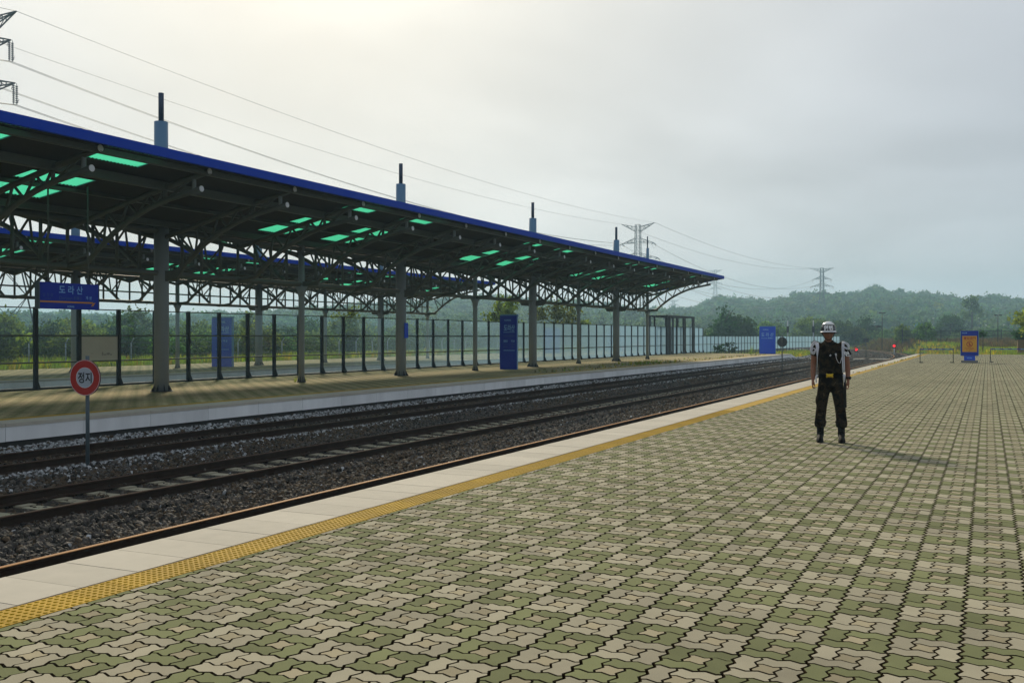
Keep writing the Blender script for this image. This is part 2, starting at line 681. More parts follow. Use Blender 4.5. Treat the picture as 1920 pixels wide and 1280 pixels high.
# ================================================================== STRUCTURE
ZF = -0.10            # far platform top
ZR = -0.56            # rail head
XE = -5.93            # near platform edge
CELL, UNIT = 0.3375, 0.1125
PX0, PY0 = -0.121, 5.45
END_Y = 100.0

# ---- ground sheet
gm = MB()
gm.v = [(-1500, -300, -1.05), (1500, -300, -1.05), (1500, 1500, -1.05), (-1500, 1500, -1.05)]
gm.face((0, 1, 2, 3))
tag(gm.build("ground", M_GROUND), kind='structure')


def grid_sheet(name, x0, x1, y0, y1, nx, ny, zf, m):
    xs, ys = np.linspace(x0, x1, nx + 1), np.linspace(y0, y1, ny + 1)
    v = [(x, y, zf(x, y)) for y in ys for x in xs]
    f = [(j * (nx + 1) + i, j * (nx + 1) + i + 1, (j + 1) * (nx + 1) + i + 1, (j + 1) * (nx + 1) + i) for j in range(ny) for i in range(nx)]
    me = bpy.data.meshes.new(name)
    me.from_pydata(v, [], f)
    me.materials.append(m)
    for p in me.polygons:
        p.use_smooth = True
    return tag(link(name, me), kind='structure')


def field_z(x, y):
    t = min(max((y - 100) / 90, 0), 1)
    edge = min(max((x - track_x(y) - 6.5) / 3.0, 0), 1)
    return -0.80 + edge * (0.42 + 1.0 * t) + 0.08 * math.sin(x * 0.7) * math.sin(y * 0.31)


def track_x(y):
    """sideways shift of all tracks: straight beside the platforms, bending left beyond them"""
    if y < 96:
        return -8.4 + 0.0
    d = y - 96
    return -8.4 - d * d / 560.0


grid_sheet("grass_field", -9.0, 60, 100.05, 215, 40, 60, field_z, M_GROUND)
grid_sheet("meadow", -130, -47.55, -5, 230, 20, 40, lambda x, y: -0.45 + 0.10 * math.sin(x * 0.31) * math.sin(y * 0.17), M_GROUND)

# ---- track bed (ballast base)
bedm = MB()
ys = list(np.linspace(-6, 96, 18)) + list(np.linspace(100, 240, 36))


def bed_profile(y):
    s = track_x(y) + 8.4
    wl_ = -17.45 if y < 93 else -19.0
    wr = XE - 0.02 if y < 99 else -5.2
    return [(wl_ + s, -0.80), (-14.2 + s, -0.74), (-12.9 + s, -0.80), (-12.3 + s, -0.745), (-10.2 + s, -0.745), (-9.3 + s, -0.80), (-8.6 + s, -0.76), (wr + s, -0.80)]


for i, y in enumerate(ys):
    for x, z in bed_profile(y):
        bedm.v.append((x, y, z))
for i in range(len(ys) - 1):
    for k in range(7):
        a = i * 8 + k
        bedm.face((a, a + 1, a + 9, a + 8), 0, True)
tag(bedm.build("track_bed", M_BALBASE), kind='structure')

# ---- near platform: body, granite edge slabs, tactile tiles, pavers
pb = MB()
pb.box(XE + 0.06, 30, -12, END_Y, -1.0, -0.03)
near = tag(pb.build("near_platform", M_JOINT), kind='structure')
wall = MB()
wall.box(XE + 0.05, XE + 0.0595, -12, END_Y, -1.0, -0.075)
wall.build("platform_wall", M_CONC, near)

# edge slabs 0.475 x 0.70
sm = MB()
sm.hexa([(-0.35, -0.235, -0.075), (0.345, -0.235, -0.075), (0.345, 0.235, -0.075), (-0.35, 0.235, -0.075),
         (-0.346, -0.2335, 0), (0.343, -0.2335, 0), (0.343, 0.2335, 0), (-0.346, 0.2335, 0)])
slab_me = sm.mesh("edge_slab", M_SLAB)
for k in range(-3, 200):
    y = 4.7 + 0.475 * k + 0.2375
    if y > END_Y - 0.25 or y < 2:
        continue
    link("edge_slab", slab_me, near, (XE + 0.35, y, random.uniform(-0.001, 0.001)))
# tactile tiles 0.3 x 0.3, dome studs
XT = XE + 0.718
tm = MB()
tm.hexa([(0, -0.149, -0.06), (0.30, -0.149, -0.06), (0.30, 0.149, -0.06), (0, 0.149, -0.06),
         (0.001, -0.148, 0.0), (0.299, -0.148, 0.0), (0.299, 0.148, 0.0), (0.001, 0.148, 0.0)])


def stud(mb, cx, cy, r=0.0165, h=0.006, n=8):
    b = len(mb.v)
    for rr, zz in ((r, 0.0), (r * 0.62, h)):
        for k in range(n):
            t = 2 * math.pi * k / n
            mb.v.append((cx + rr * math.cos(t), cy + rr * math.sin(t), zz))
    for k in range(n):
        k2 = (k + 1) % n
        mb.face((b + k, b + k2, b + n + k2, b + n + k), 0, True)
    mb.face([b + n + k for k in range(n)], 0)


tile_plain = tm.mesh("tactile_tile_far", M_YEL)
for i in range(6):
    for j in range(6):
        stud(tm, 0.025 + 0.05 * i, -0.125 + 0.05 * j)
tile_me = tm.mesh("tactile_tile", M_YEL)
for k in range(0, 330):
    y = 2.0 + 0.30 * k
    if y > END_Y - 0.2:
        break
    link("tactile_tile", tile_me if y < 22 else tile_plain, near, (XT, y, random.uniform(-0.001, 0.001)))
XP = XT + 0.305


# pavers: pinwheel of four 1x2 stones round a small square, wavy edges
def wave(p, q, amp):
    """points along the unit lattice edge p->q without q; the same edge gives the same curve from both sides"""
    (x0, y0), (x1, y1) = p, q
    rev = (x1 < x0) or (y1 < y0)
    if rev:
        a, b = q, p
    else:
        a, b = p, q
    hor = a[1] == b[1]
    out = []
    for t, s in ((0, 0), (0.25, 1), (0.75, -1), (1, 0)):
        x, y = a[0] + (b[0] - a[0]) * t, a[1] + (b[1] - a[1]) * t
        if hor:
            y += s * amp
        else:
            x -= s * amp
        out.append((x, y))
    if rev:
        out.reverse()
    return out[:-1]


def outline(x0, y0, w, h, amp=0.115):
    pts = []
    for i in range(w):
        pts += wave((x0 + i, y0), (x0 + i + 1, y0), amp)
    for j in range(h):
        pts += wave((x0 + w, y0 + j), (x0 + w, y0 + j + 1), amp)
    for i in range(w):
        pts += wave((x0 + w - i, y0 + h), (x0 + w - i - 1, y0 + h), amp)
    for j in range(h):
        pts += wave((x0, y0 + h - j), (x0, y0 + h - j - 1), amp)
    return np.array(pts) * UNIT


def inset(P, d):
    n = len(P)
    out = []
    for i in range(n):
        a, b, c = P[i - 1], P[i], P[(i + 1) % n]
        e1, e2 = b - a, c - b
        n1 = np.array([-e1[1], e1[0]]) / np.linalg.norm(e1)
        n2 = np.array([-e2[1], e2[0]]) / np.linalg.norm(e2)
        m = n1 + n2
        m /= max(m.dot(m) / 2, 0.35)
        out.append(b + m * d)
    return np.array(out)


STONES = [(0, 1, 1, 2), (1, 2, 2, 1), (0, 0, 2, 1), (2, 0, 1, 2), (1, 1, 1, 1)]
stone_shape = []
for s in STONES:
    P = outline(*s)
    c = np.array([(s[0] + s[2] / 2) * UNIT, (s[1] + s[3] / 2) * UNIT])
    stone_shape.append((P - c, c))


def stone_mesh(P, m):
    top, mid, low = inset(P, 0.0072), inset(P, 0.0052), inset(P, 0.0046)
    n = len(P)
    mb = MB()
    for ring, z in ((low, -0.05), (mid, -0.0045), (top, 0.0)):
        mb.v += [(p[0], p[1], z) for p in ring]
    for k in range(n):
        k2 = (k + 1) % n
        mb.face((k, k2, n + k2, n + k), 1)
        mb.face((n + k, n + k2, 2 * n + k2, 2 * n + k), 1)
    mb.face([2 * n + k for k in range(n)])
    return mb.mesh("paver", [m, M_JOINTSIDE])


stone_me = {(k, c): stone_mesh(stone_shape[k][0], (M_PB if k == 4 else (M_PG if c else M_PW))) for k in range(5) for c in (0, 1)}

CAMI = cam.matrix_basis.inverted()
FPX = 1905 / 1920 * 1024


def screen(x, y, z):
    c = CAMI @ Vector((x, y, z))
    if c.z > -0.3:
        return None
    return (512 + FPX * c.x / -c.z, 341 - FPX * c.y / -c.z, -c.z)


# list every stone
cells = []
ncol0 = int(math.floor((XP - PX0) / CELL)) - 0
for i in range(ncol0, 28):
    for j in range(-10, int((END_Y - PY0) / CELL)):
        x, y = PX0 + i * CELL, PY0 + j * CELL
        cells.append((i, j, x, y))
stones = []
for (i, j, x, y) in cells:
    green = (i + j) % 2 == 0
    for k in range(5):
        P, c = stone_shape[k]
        sx, sy = x + CELL / 2 + (c[0] - CELL / 2) * 0.987, y + CELL / 2 + (c[1] - CELL / 2) * 0.993
        if sx + 0.10 < XP:
            continue
        stones.append((sx, sy, k, 1 if green else 0))
size_key = []
for q, (sx, sy, k, g) in enumerate(stones):
    s = screen(sx, sy, 0)
    if s and -6 < s[0] < 1030 and -6 < s[1] < 690 and sx - 0.135 > XP:
        size_key.append((s[2] ** 3 * (2 if k == 4 else 1), q))
size_key.sort()
singles = set(q for _, q in size_key[:300])
tops, sides, tri_v = [], [], []
arrV, arrM, arrT = {}, {}, {}


def clip_left(P, x0):
    """keep the part of polygon P (n,2) right of x0"""
    out = []
    for i in range(len(P)):
        a, b = P[i], P[(i + 1) % len(P)]
        if a[0] >= x0:
            out.append(a)
        if (a[0] - x0) * (b[0] - x0) < 0:
            out.append(a + (b - a) * (x0 - a[0]) / (b[0] - a[0]))
    return np.array(out)


sideV, sideM, sideT = [], [], []
farV, farM, farT = [], [], []
tones = rng.random(len(stones))
zj = rng.normal(0, 0.0007, len(stones))
pre = []
for k in range(5):
    P = stone_shape[k][0]
    pre.append((inset(P, 0.0072), inset(P, 0.0050)))
for q, (sx, sy, k, g) in enumerate(stones):
    if q in singles:
        link("paver", stone_me[(k, g)], near, (sx, sy, zj[q]))
        continue
    mi = 2 if k == 4 else (0 if g else 1)
    if sy > 42 or sx > 3.2:
        s = STONES[k]
        hw, hh = s[2] * UNIT / 2 - 0.0085, s[3] * UNIT / 2 - 0.006
        farV.append([(sx - hw, sy - hh, zj[q]), (sx + hw, sy - hh, zj[q]), (sx + hw, sy + hh, zj[q]), (sx - hw, sy + hh, zj[q])])
        farM.append(mi)
        farT.append(tones[q])
        continue
    top, mid = pre[k]
    o = np.array([sx, sy])
    if sx - 0.135 < XP:
        top, mid = clip_left(top + o, XP + 0.004) - o if (top + o)[:, 0].max() > XP + 0.02 else [], []
        if len(top) < 3:
            continue
        mid = top
    n = len(top)
    for dd in (arrV, arrM, arrT):
        dd.setdefault(n, [])
    T3 = np.c_[top + o, np.full(n, zj[q])]
    arrV[n].append(T3)
    arrM[n].append(mi)
    arrT[n].append(tones[q])
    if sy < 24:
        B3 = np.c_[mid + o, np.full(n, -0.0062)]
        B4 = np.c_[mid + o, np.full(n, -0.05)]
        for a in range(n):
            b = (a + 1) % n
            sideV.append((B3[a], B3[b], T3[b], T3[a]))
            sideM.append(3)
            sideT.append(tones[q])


def join_mesh(name, groups, mats):
    """groups: list of (V(N,n,3), mat, tone); polygons of different sizes in one mesh"""
    vs_, ls, lt, ms, ts = [], [], [], [], []
    nv = 0
    starts = []
    for V, M_, T_ in groups:
        V = np.asarray(V, np.float32)
        if not len(V):
            continue
        N_, n, _ = V.shape
        vs_.append(V.reshape(-1, 3))
        starts.append(np.arange(N_, dtype=np.int32) * n + nv)
        nv += N_ * n
        ms.append(np.asarray(M_, np.int32))
        ts.append(np.asarray(T_, np.float32))
    V = np.concatenate(vs_)
    me = bpy.data.meshes.new(name)
    me.vertices.add(nv)
    me.vertices.foreach_set("co", V.reshape(-1))
    me.loops.add(nv)
    me.loops.foreach_set("vertex_index", np.arange(nv, dtype=np.int32))
    st = np.concatenate(starts)
    me.polygons.add(len(st))
    me.polygons.foreach_set("loop_start", st)
    for mm in mats:
        me.materials.append(mm)
    me.polygons.foreach_set("material_index", np.concatenate(ms))
    a = me.attributes.new("tone", 'FLOAT', 'FACE')
    a.data.foreach_set("value", np.concatenate(ts))
    me.update(calc_edges=True)
    return me


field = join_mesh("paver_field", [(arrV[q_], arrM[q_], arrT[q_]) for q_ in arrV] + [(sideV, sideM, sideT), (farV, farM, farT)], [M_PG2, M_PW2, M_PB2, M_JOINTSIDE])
tag(link("paver_field", field, near), kind='stuff')


# ---- far platforms
def paving_mat(name):
    """paving seen from 20 m and more: pinwheel cells in two tones, joint lines"""
    m = bpy.data.materials.new(name)
    m.use_nodes = True
    nt = m.node_tree
    N, L = nt.nodes, nt.links
    p = N["Principled BSDF"]
    p.inputs["Roughness"].default_value = 0.95
    p.inputs["Specular IOR Level"].default_value = 0.1
    g = N.new("ShaderNodeNewGeometry")
    ch = N.new("ShaderNodeTexChecker")
    ch.inputs["Scale"].default_value = 1 / CELL
    ch.inputs["Color1"].default_value = (0.24, 0.22, 0.10, 1)
    ch.inputs["Color2"].default_value = (0.42, 0.35, 0.20, 1)
    L.new(g.outputs["Position"], ch.inputs["Vector"])
    br = N.new("ShaderNodeTexBrick")
    br.inputs["Scale"].default_value = 1.0
    br.inputs["Brick Width"].default_value = 0.225
    br.inputs["Row Height"].default_value = 0.1125
    br.inputs["Mortar Size"].default_value = 0.006
    br.inputs["Color1"].default_value = (1, 1, 1, 1)
    br.inputs["Color2"].default_value = (0.85, 0.82, 0.75, 1)
    br.inputs["Mortar"].default_value = (0.2, 0.17, 0.1, 1)
    L.new(g.outputs["Position"], br.inputs["Vector"])
    nz_ = N.new("ShaderNodeTexNoise")
    nz_.inputs["Scale"].default_value = 0.35
    nz_.inputs["Detail"].default_value = 5
    L.new(g.outputs["Position"], nz_.inputs["Vector"])
    mx = N.new("ShaderNodeMix")
    mx.data_type = 'RGBA'
    mx.blend_type = 'MULTIPLY'
    mx.inputs[0].default_value = 1
    L.new(ch.outputs[0], mx.inputs[6])
    L.new(br.outputs[0], mx.inputs[7])
    mr = N.new("ShaderNodeMapRange")
    mr.inputs[1].default_value = 0.3
    mr.inputs[2].default_value = 0.7
    mr.inputs[3].default_value = 0.7
    mr.inputs[4].default_value = 1.25
    L.new(nz_.outputs[0], mr.inputs[0])
    sc_ = N.new("ShaderNodeVectorMath")
    sc_.operation = 'SCALE'
    L.new(mx.outputs[2], sc_.inputs[0])
    L.new(mr.outputs[0], sc_.inputs["Scale"])
    L.new(sc_.outputs[0], p.inputs["Base Color"])
    return m


M_PAVE = paving_mat("far_paving")


def far_platform(name, xe, xb, y0, y1, z):
    b = MB()
    b.box(xb, xe - 1.02, y0, y1, z - 1.0, z)                       # paving body
    o = tag(b.build(name, M_PAVE), kind='structure')
    b = MB()
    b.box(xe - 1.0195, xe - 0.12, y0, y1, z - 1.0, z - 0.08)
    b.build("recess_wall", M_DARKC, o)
    # edge slabs 1.9 m panels with white faces, yellow strip
    pm = MB()
    pm.hexa([(-0.70, -0.944, -0.07), (0.0, -0.944, -0.07), (0.0, 0.944, -0.07), (-0.70, 0.944, -0.07),
             (-0.70, -0.944, 0), (-0.004, -0.944, 0), (-0.004, 0.944, 0), (-0.70, 0.944, 0)])
    slab = pm.mesh("edge_slab", M_SLAB)
    pm = MB()
    pm.hexa([(-0.11, -0.944, -0.36), (-0.012, -0.944, -0.36), (-0.012, 0.944, -0.36), (-0.11, 0.944, -0.36),
             (-0.11, -0.944, -0.072), (-0.010, -0.944, -0.072), (-0.010, 0.944, -0.072), (-0.11, 0.944, -0.072)])
    panel = pm.mesh("edge_panel", M_PANEL)
    tmb = MB()
    tmb.box(-0.30, 0, -0.945, 0.945, -0.06, 0.002)
    strip = tmb.mesh("tactile_strip", M_YEL)
    n = int((y1 - y0) / 1.9)
    for k in range(n):
        y = y0 + 0.95 + 1.9 * k
        link("edge_slab", slab, o, (xe, y, z))
        link("edge_panel", panel, o, (xe, y, z + random.uniform(-0.003, 0.003)))
        link("tactile_strip", strip, o, (xe - 0.71, y, z))
    return o


far1 = far_platform("far_platform", -17.37, -27.65, 13.78 - 1.9 * 4, 13.78 + 1.9 * 46, ZF)
far2 = far_platform("outer_platform", -35.6, -47.5, 13.0, 13.0 + 1.9 * 56, ZF - 0.09)
# ramp at the end of the far platform
rm = MB()
ry0 = 13.78 + 1.9 * 46
rm.hexa([(-27.65, ry0, -1.0), (-17.38, ry0, -1.0), (-17.38, ry0 + 4.5, -1.0), (-27.65, ry0 + 4.5, -1.0),
         (-27.65, ry0, ZF - 0.003), (-17.38, ry0, ZF - 0.003), (-17.38, ry0 + 4.5, -0.70), (-27.65, ry0 + 4.5, -0.70)])
rm.build("end_ramp", M_PANEL, far1)
b_ = MB()
b_.box(-35.3, -28.2, -5, 130, -1.04, -0.72)
tag(b_.build("outer_track_bed", M_BALBASE), kind='structure')

# ================================================================== TRACKS
def rail_profile():
    return [(-0.065, -0.155), (0.065, -0.155), (0.065, -0.14), (0.012, -0.118), (0.012, -0.04), (0.034, -0.03), (0.034, -0.006), (0.028, 0.0), (-0.028, 0.0), (-0.034, -0.006), (-0.034, -0.03), (-0.012, -0.04), (-0.012, -0.118), (-0.065, -0.14)]


def rail(parent, x, ys_, head, dx=0.0):
    mb = MB()
    P = rail_profile()
    n = len(P)
    for y in ys_:
        s = track_x(y) - track_x(0)
        for px_, pz in P:
            mb.v.append((x + s + px_, y, ZR + pz))
    for i in range(len(ys_) - 1):
        for k in range(n):
            k2 = (k + 1) % n
            a = i * n
            mb.face((a + k, a + k2, a + n + k2, a + n + k), 1 if k in (6, 7, 8) else 0)
    mb.face([k for k in range(n)][::-1])
    mb.face([(len(ys_) - 1) * n + k for k in range(n)])
    return mb.build("rail", [M_RAIL, head], parent)


def sleeper_mesh():
    mb = MB()
    for x0, x1, z0, z1 in ((-1.2, -0.52, -0.155, -0.158), (-0.52, 0.52, -0.175, -0.175), (0.52, 1.2, -0.158, -0.155)):
        w0 = 0.12
        mb.hexa([(x0, -0.15, -0.36), (x1, -0.15, -0.36), (x1, 0.15, -0.36), (x0, 0.15, -0.36),
                 (x0, -w0, z0), (x1, -w0, z1), (x1, w0, z1), (x0, w0, z0)])
    return mb.mesh("sleeper", M_SLEEP)


SLEEP = sleeper_mesh()
clipmb = MB()
for s in (-1, 1):
    clipmb.box(s * 0.095 - 0.035, s * 0.095 + 0.035, -0.05, 0.05, -0.155, -0.125)
CLIP = clipmb.mesh("rail_clip", M_RAIL)
ys_str = list(np.linspace(-6, 96, 3)) + list(np.linspace(99, 238, 48))
TRACKS = [(-7.66, "railway track against the near platform edge with a rusty orange rail", M_RUST, 0.0),
          (-11.42, "middle railway track with bare concrete sleepers showing in dark ballast", M_HEAD, 0.05),
          (-15.68, "railway track in front of the white far platform wall", M_HEAD, -0.045)]
for tx, lab, head, lift in TRACKS:
    t = thing("railway_track", lab, "railway track", (0, 0, 0), 0, "railway tracks between the platforms")
    for s in (-1, 1):
        rail(t, tx + s * 0.7175, ys_str, head)
    y = -2.0 + random.random() * 0.3
    n_s = 0
    while y < 176:
        s = track_x(y) - track_x(0)
        sl = link("sleeper", SLEEP, t, (tx + s, y, ZR - (0.015 if lift < 0 else 0)))
        sl.rotation_euler = (0, 0, (2 * (y - 96) / 560.0) if y > 96 else random.uniform(-0.01, 0.01))
        n_s += 1
        y += 0.61

lc = thing("track_crossing", "pale concrete walkway boards laid across the tracks beyond the platforms", "crossing", (0, 104.2, ZR))
for a_, b_x in ((-19.2, -16.55), (-16.2, -15.15), (-14.8, -12.3), (-11.95, -10.9), (-10.5, -8.55), (-8.2, -7.1), (-6.7, -5.0)):
    for q in range(3):
        mb = MB()
        mb.box(a_, b_x, q * 0.62, q * 0.62 + 0.60, -0.20, -0.012 + 0.004 * (q % 2))
        mb.build("crossing_board", M_SLAB, lc)

# ================================================================== STATION CANOPIES
BAY = 7.08


def canopy(origin, label, tie=False):
    root = thing("platform_canopy", label, "canopy", origin, 0, "platform canopies")

    def roof(x):
        return 5.20 + (abs(x) / 5.35) * 0.88
    YA, YB = -2 * BAY - 2.2, 7 * BAY + 1.45
    # columns
    for k in range(-2, 8):
        y = k * BAY
        thick = k % 2 == 0
        r = 0.225 if thick else 0.112
        mb = MB()
        mb.tube([(0, y, 0.02), (0, y, 3.5), (0, y, 5.35)], r, 20)
        if not thick:
            mb.tube([(0, y, 3.18), (0, y, 3.36), (0, y, 3.56)], [r + 0.003, r * 1.25, r * 2.1], 16)
        c = mb.build("column", M_COLUMN, root)
        mb = MB()
        mb.tube([(0, y, 0), (0, y, 0.025)], r * 1.55, 16)
        for a in range(8):
            t = a * math.pi / 4 + 0.3
            d = Vector((math.cos(t), math.sin(t), 0))
            s = Vector((-d.y, d.x, 0)) * 0.008
            p0, p1 = Vector((0, y, 0.025)) + d * r * 0.98, Vector((0, y, 0.025)) + d * r * 1.45
            up = Vector((0, 0, 0.19))
            mb.hexa([p0 - s, p1 - s, p1 + s, p0 + s, p0 - s + up, p0 - s * 0.9 + up * 1.01, p0 + s * 0.9 + up * 1.01, p0 + s + up])
        mb.build("base_plate", M_POST, c)
        if thick or k == 7:
            mb = MB()
            rr = 0.21 if thick else 0.115
            mb.tube([(0, y, 5.36), (0, y, 8.32)], rr, 20)
            ms = mb.build("mast", M_MAST, root)
            mb = MB()
            mb.tube([(0, y, 8.325), (0, y, 9.21)], rr * 0.40, 12)
            mb.build("mast_tip", M_MAST_D, ms)
        mb = MB()
        if thick:   # collar where the cantilevers spring from
            for s in (-1, 1):
                mb.hexa([(s * 0.20, y - 0.07, 3.40), (s * 0.66, y - 0.07, 3.44), (s * 0.66, y + 0.07, 3.44), (s * 0.20, y + 0.07, 3.40),
                         (s * 0.20, y - 0.07, 3.72), (s * 0.86, y - 0.07, 3.70), (s * 0.86, y + 0.07, 3.70), (s * 0.20, y + 0.07, 3.72)][::1 if s > 0 else 1])
        else:
            mb.bar((-0.8, y, 3.65), (0.8, y, 3.65), 0.12, 0.16)
        mb.build("cantilever_root", M_STEEL, root)
    # lengthwise lattice girder: parts chord / vertical / brace
    mb = MB()
    mb.tube([(0, YA + 0.7, 3.65), (0, YB - 0.75, 3.65)], 0.085, 10)
    mb.build("bottom_chord", M_STEEL, root)
    mb = MB()
    mb.tube([(0, YA + 0.7, 4.95), (0, YB - 0.75, 4.95)], 0.085, 10)
    mb.build("top_chord", M_STEEL, root)
    if tie:
        mb = MB()
        mb.tube([(0, YA + 0.7, 4.17), (0, YB - 0.75, 4.17)], 0.04, 8)
        mb.build("conduit", M_STEEL, root)
    vm = MB()
    vm.tube([(0, 0, 3.73), (0, 0, 4.87)], 0.048, 8)
    vme = vm.mesh("girder_vertical", M_STEEL)
    dm = MB()
    dm.tube([(0, 0, 4.9), (0, 0.72, 4.28)], 0.04, 8)
    gm_ = MB()
    for s in (-1, 1):
        b = len(gm_.v)
        pts = [(0, 0), (0.34, 0), (0.16, -0.08), (0.06, -0.20), (0.0, -0.36)]
        for dx in (-0.012, 0.012):
            gm_.v += [(dx, s * p[0], 4.88 + p[1]) for p in pts]
        n = len(pts)
        gm_.face([b + k for k in range(n)])
        gm_.face([b + n + k for k in range(n)][::-1])
        for k in range(n):
            gm_.face((b + k, b + n + k, b + n + (k + 1) % n, b + (k + 1) % n))
    gme = gm_.mesh("gusset_plate", M_STEEL)
    for q in range(-16, 57):
        if q % 8 == 0:
            continue
        y = q * BAY / 8
        link("girder_vertical", vme, root, (0, y, 0))
        if q % 4 == 0:
            link("gusset_plate", gme, root, (0, y, 0))
    # cross frames: arched cantilevers to both sides every half bay
    fm, cm_ = MB(), MB()
    bot = [(0.05, 3.62), (0.72, 3.70), (1.15, 4.06), (1.75, 4.50), (2.35, 4.83), (3.0, 5.10), (3.7, 5.30), (4.80, 5.50)]
    top = [(0.0, 4.72), (0.60, 4.86), (1.4, 5.06), (2.2, 5.27), (3.1, 5.49), (4.0, 5.70), (5.07, 5.93)]

    def at(poly, x):
        for (xa, za), (xb, zb) in zip(poly, poly[1:]):
            if xa <= x <= xb:
                return za + (zb - za) * (x - xa) / (xb - xa)
        return poly[-1][1]
    for s in (-1, 1):
        fm.tube([(s * x, 0, z) for x, z in bot], 0.075, 10)
        fm.tube([(s * x, 0, z) for x, z in top], 0.075, 10)
        web = [(1.02, 'b'), (0.62, 't'), (1.35, 'b'), (1.5, 't'), (1.95, 'b'), (2.25, 't'), (2.62, 'b'), (3.0, 't'), (3.3, 'b')]
        pts = []
        for x, w in web:
            pts.append((s * x, 0, at(bot if w == 'b' else top, x)))
        for a, b in zip(pts, pts[1:]):
            fm.tube([a, b], 0.036, 7)
        fm.tube([(s * 3.3, 0, at(bot, 3.3)), (s * 3.57, 0, at(top, 3.57))], 0.036, 7)
        fm.tube([(s * 3.57, 0, at(bot, 3.57)), (s * 3.57, 0, at(top, 3.57))], 0.05, 8)
        fm.tube([(s * 3.62, 0, at(bot, 3.62)), (s * 4.5, 0, at(top, 4.5))], 0.036, 7)
        fm.tube([(s * 4.55, 0, at(bot, 4.55)), (s * 4.55, 0, at(top, 4.55))], 0.055, 8, 1)
        for (x, z), (xa, za) in ((bot[-1], bot[-2]), (top[-1], top[-2])):
            d = Vector((x - xa, 0, z - za)).normalized()
            p = Vector((x, 0, z))
            q0 = p + d * 0.004
            cm_.tube([(s * (q0.x - 0.010), 0, q0.z), (s * (q0.x + 0.004), 0, q0.z + 0.001)], 0.079, 18)
    fme, cme = fm.mesh("cross_frame", [M_STEEL, M_COLUMN]), cm_.mesh("pipe_cap", M_CAP)
    for h in range(-5, 15):
        y = h * BAY / 2 + (0.0)
        fr = link("cross_frame", fme, root, (0, y, 0))
        link("pipe_cap", cme, fr)
    # purlins along the roof
    for s in (-1, 1):
        for x, w, h in ((4.93, 0.08, 0.11), (3.57, 0.12, 0.20), (1.92, 0.08, 0.07), (0.35, 0.10, 0.16)):
            mb = MB()
            zt = roof(x) - 0.035
            mb.box(s * x - w / 2, s * x + w / 2, YA + 0.1, YB - 0.1, zt - h, zt)
            mb.box(s * x - w / 2 - 0.04, s * x + w / 2 + 0.04, YA + 0.1, YB - 0.1, zt - h - 0.02, zt - h - 0.002)
            mb.build("purlin", M_STEEL, root)
    # roof deck with openings, green skylight sheets in them
    rows = [(0.67, 1.56), (2.00, 2.73), (4.10, 4.64), (5.02, 5.24)]
    ybr = []
    for k in range(-3, 6):
        for st, ln in ((7.23 + 14.16 * k, 1.9), (3.66 + 14.16 * k, 1.6)):
            if st > YA + 0.3 and st + ln < YB - 1.0:
                ybr.append((st, st + ln))
    ybr.sort()
    xs = [0.0]
    for a, b in rows:
        xs += [a, b]
    xs.append(5.34)
    yy = [YA]
    for a, b in ybr:
        yy += [a, b]
    yy.append(YB)
    for s in (-1, 1):
        mb = MB()
        for i in range(len(xs) - 1):
            for j in range(len(yy) - 1):
                if i % 2 == 1 and j % 2 == 1:
                    continue
                x0, x1, y0, y1 = xs[i], xs[i + 1], yy[j], yy[j + 1]
                P = [(s * x0, y0), (s * x1, y0), (s * x1, y1), (s * x0, y1)]
                if s < 0:
                    P = [P[1], P[0], P[3], P[2]]
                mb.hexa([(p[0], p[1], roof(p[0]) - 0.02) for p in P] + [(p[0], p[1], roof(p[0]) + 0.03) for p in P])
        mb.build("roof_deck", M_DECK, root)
        mb = MB()      # blue edge board
        xa, xb = (5.343, 5.44) if s > 0 else (-5.44, -5.343)
        mb.box(xa, xb, YA, YB, 5.955, 6.18)
        mb.build("fascia", M_FASCIA, root)
        sk = []
        for x0, x1 in rows:
            for ln in (1.9, 1.6):
                w = x1 - x0
                mb = MB()
                n = max(4, int(w / 0.05))
                # corrugated sheet: ribs run across the slope
                nr = int(ln / 0.11)
                for j in range(nr * 2 + 1):
                    yq = 0.005 + (ln - 0.01) * j / (nr * 2)
                    zq = 0.030 if j % 2 else -0.006
                    mb.v.append((s * (x0 + 0.004), yq, roof(x0 + 0.004) + zq))
                    mb.v.append((s * (x1 - 0.004), yq, roof(x1 - 0.004) + zq))
                for j in range(nr * 2):
                    a = 2 * j
                    mb.face((a, a + 1, a + 3, a + 2) if s > 0 else (a, a + 2, a + 3, a + 1), j % 2)
                sk.append(mb.mesh("skylight_sheet", [M_SKYL, M_SKYL2]))
        for a, b in ybr:
            for i in range(4):
                link("skylight_sheet", sk[i * 2 + (0 if b - a > 1.75 else 1)], root, (0, a, 0))
    for y0, y1 in ((YB + 0.003, YB + 0.08), (YA - 0.08, YA - 0.003)):
        mb = MB()
        for s in (-1, 1):
            P = [(0, y0), (s * 5.44, y0), (s * 5.44, y1), (0, y1)] if s > 0 else [(s * 5.44, y0), (0, y0), (0, y1), (s * 5.44, y1)]
            mb.hexa([(p[0], p[1], roof(p[0]) - 0.13) for p in P] + [(p[0], p[1], roof(p[0]) + 0.085) for p in P])
        mb.build("end_fascia", M_FASCIA, root)
    return root


can1 = canopy((-23.15, 23.87, ZF), "long steel canopy with blue edge over the platform beyond the tracks")
can2 = canopy((-41.5, 22.78, ZF - 0.09), "second blue-edged canopy behind the glass barrier, on the outer platform", True)

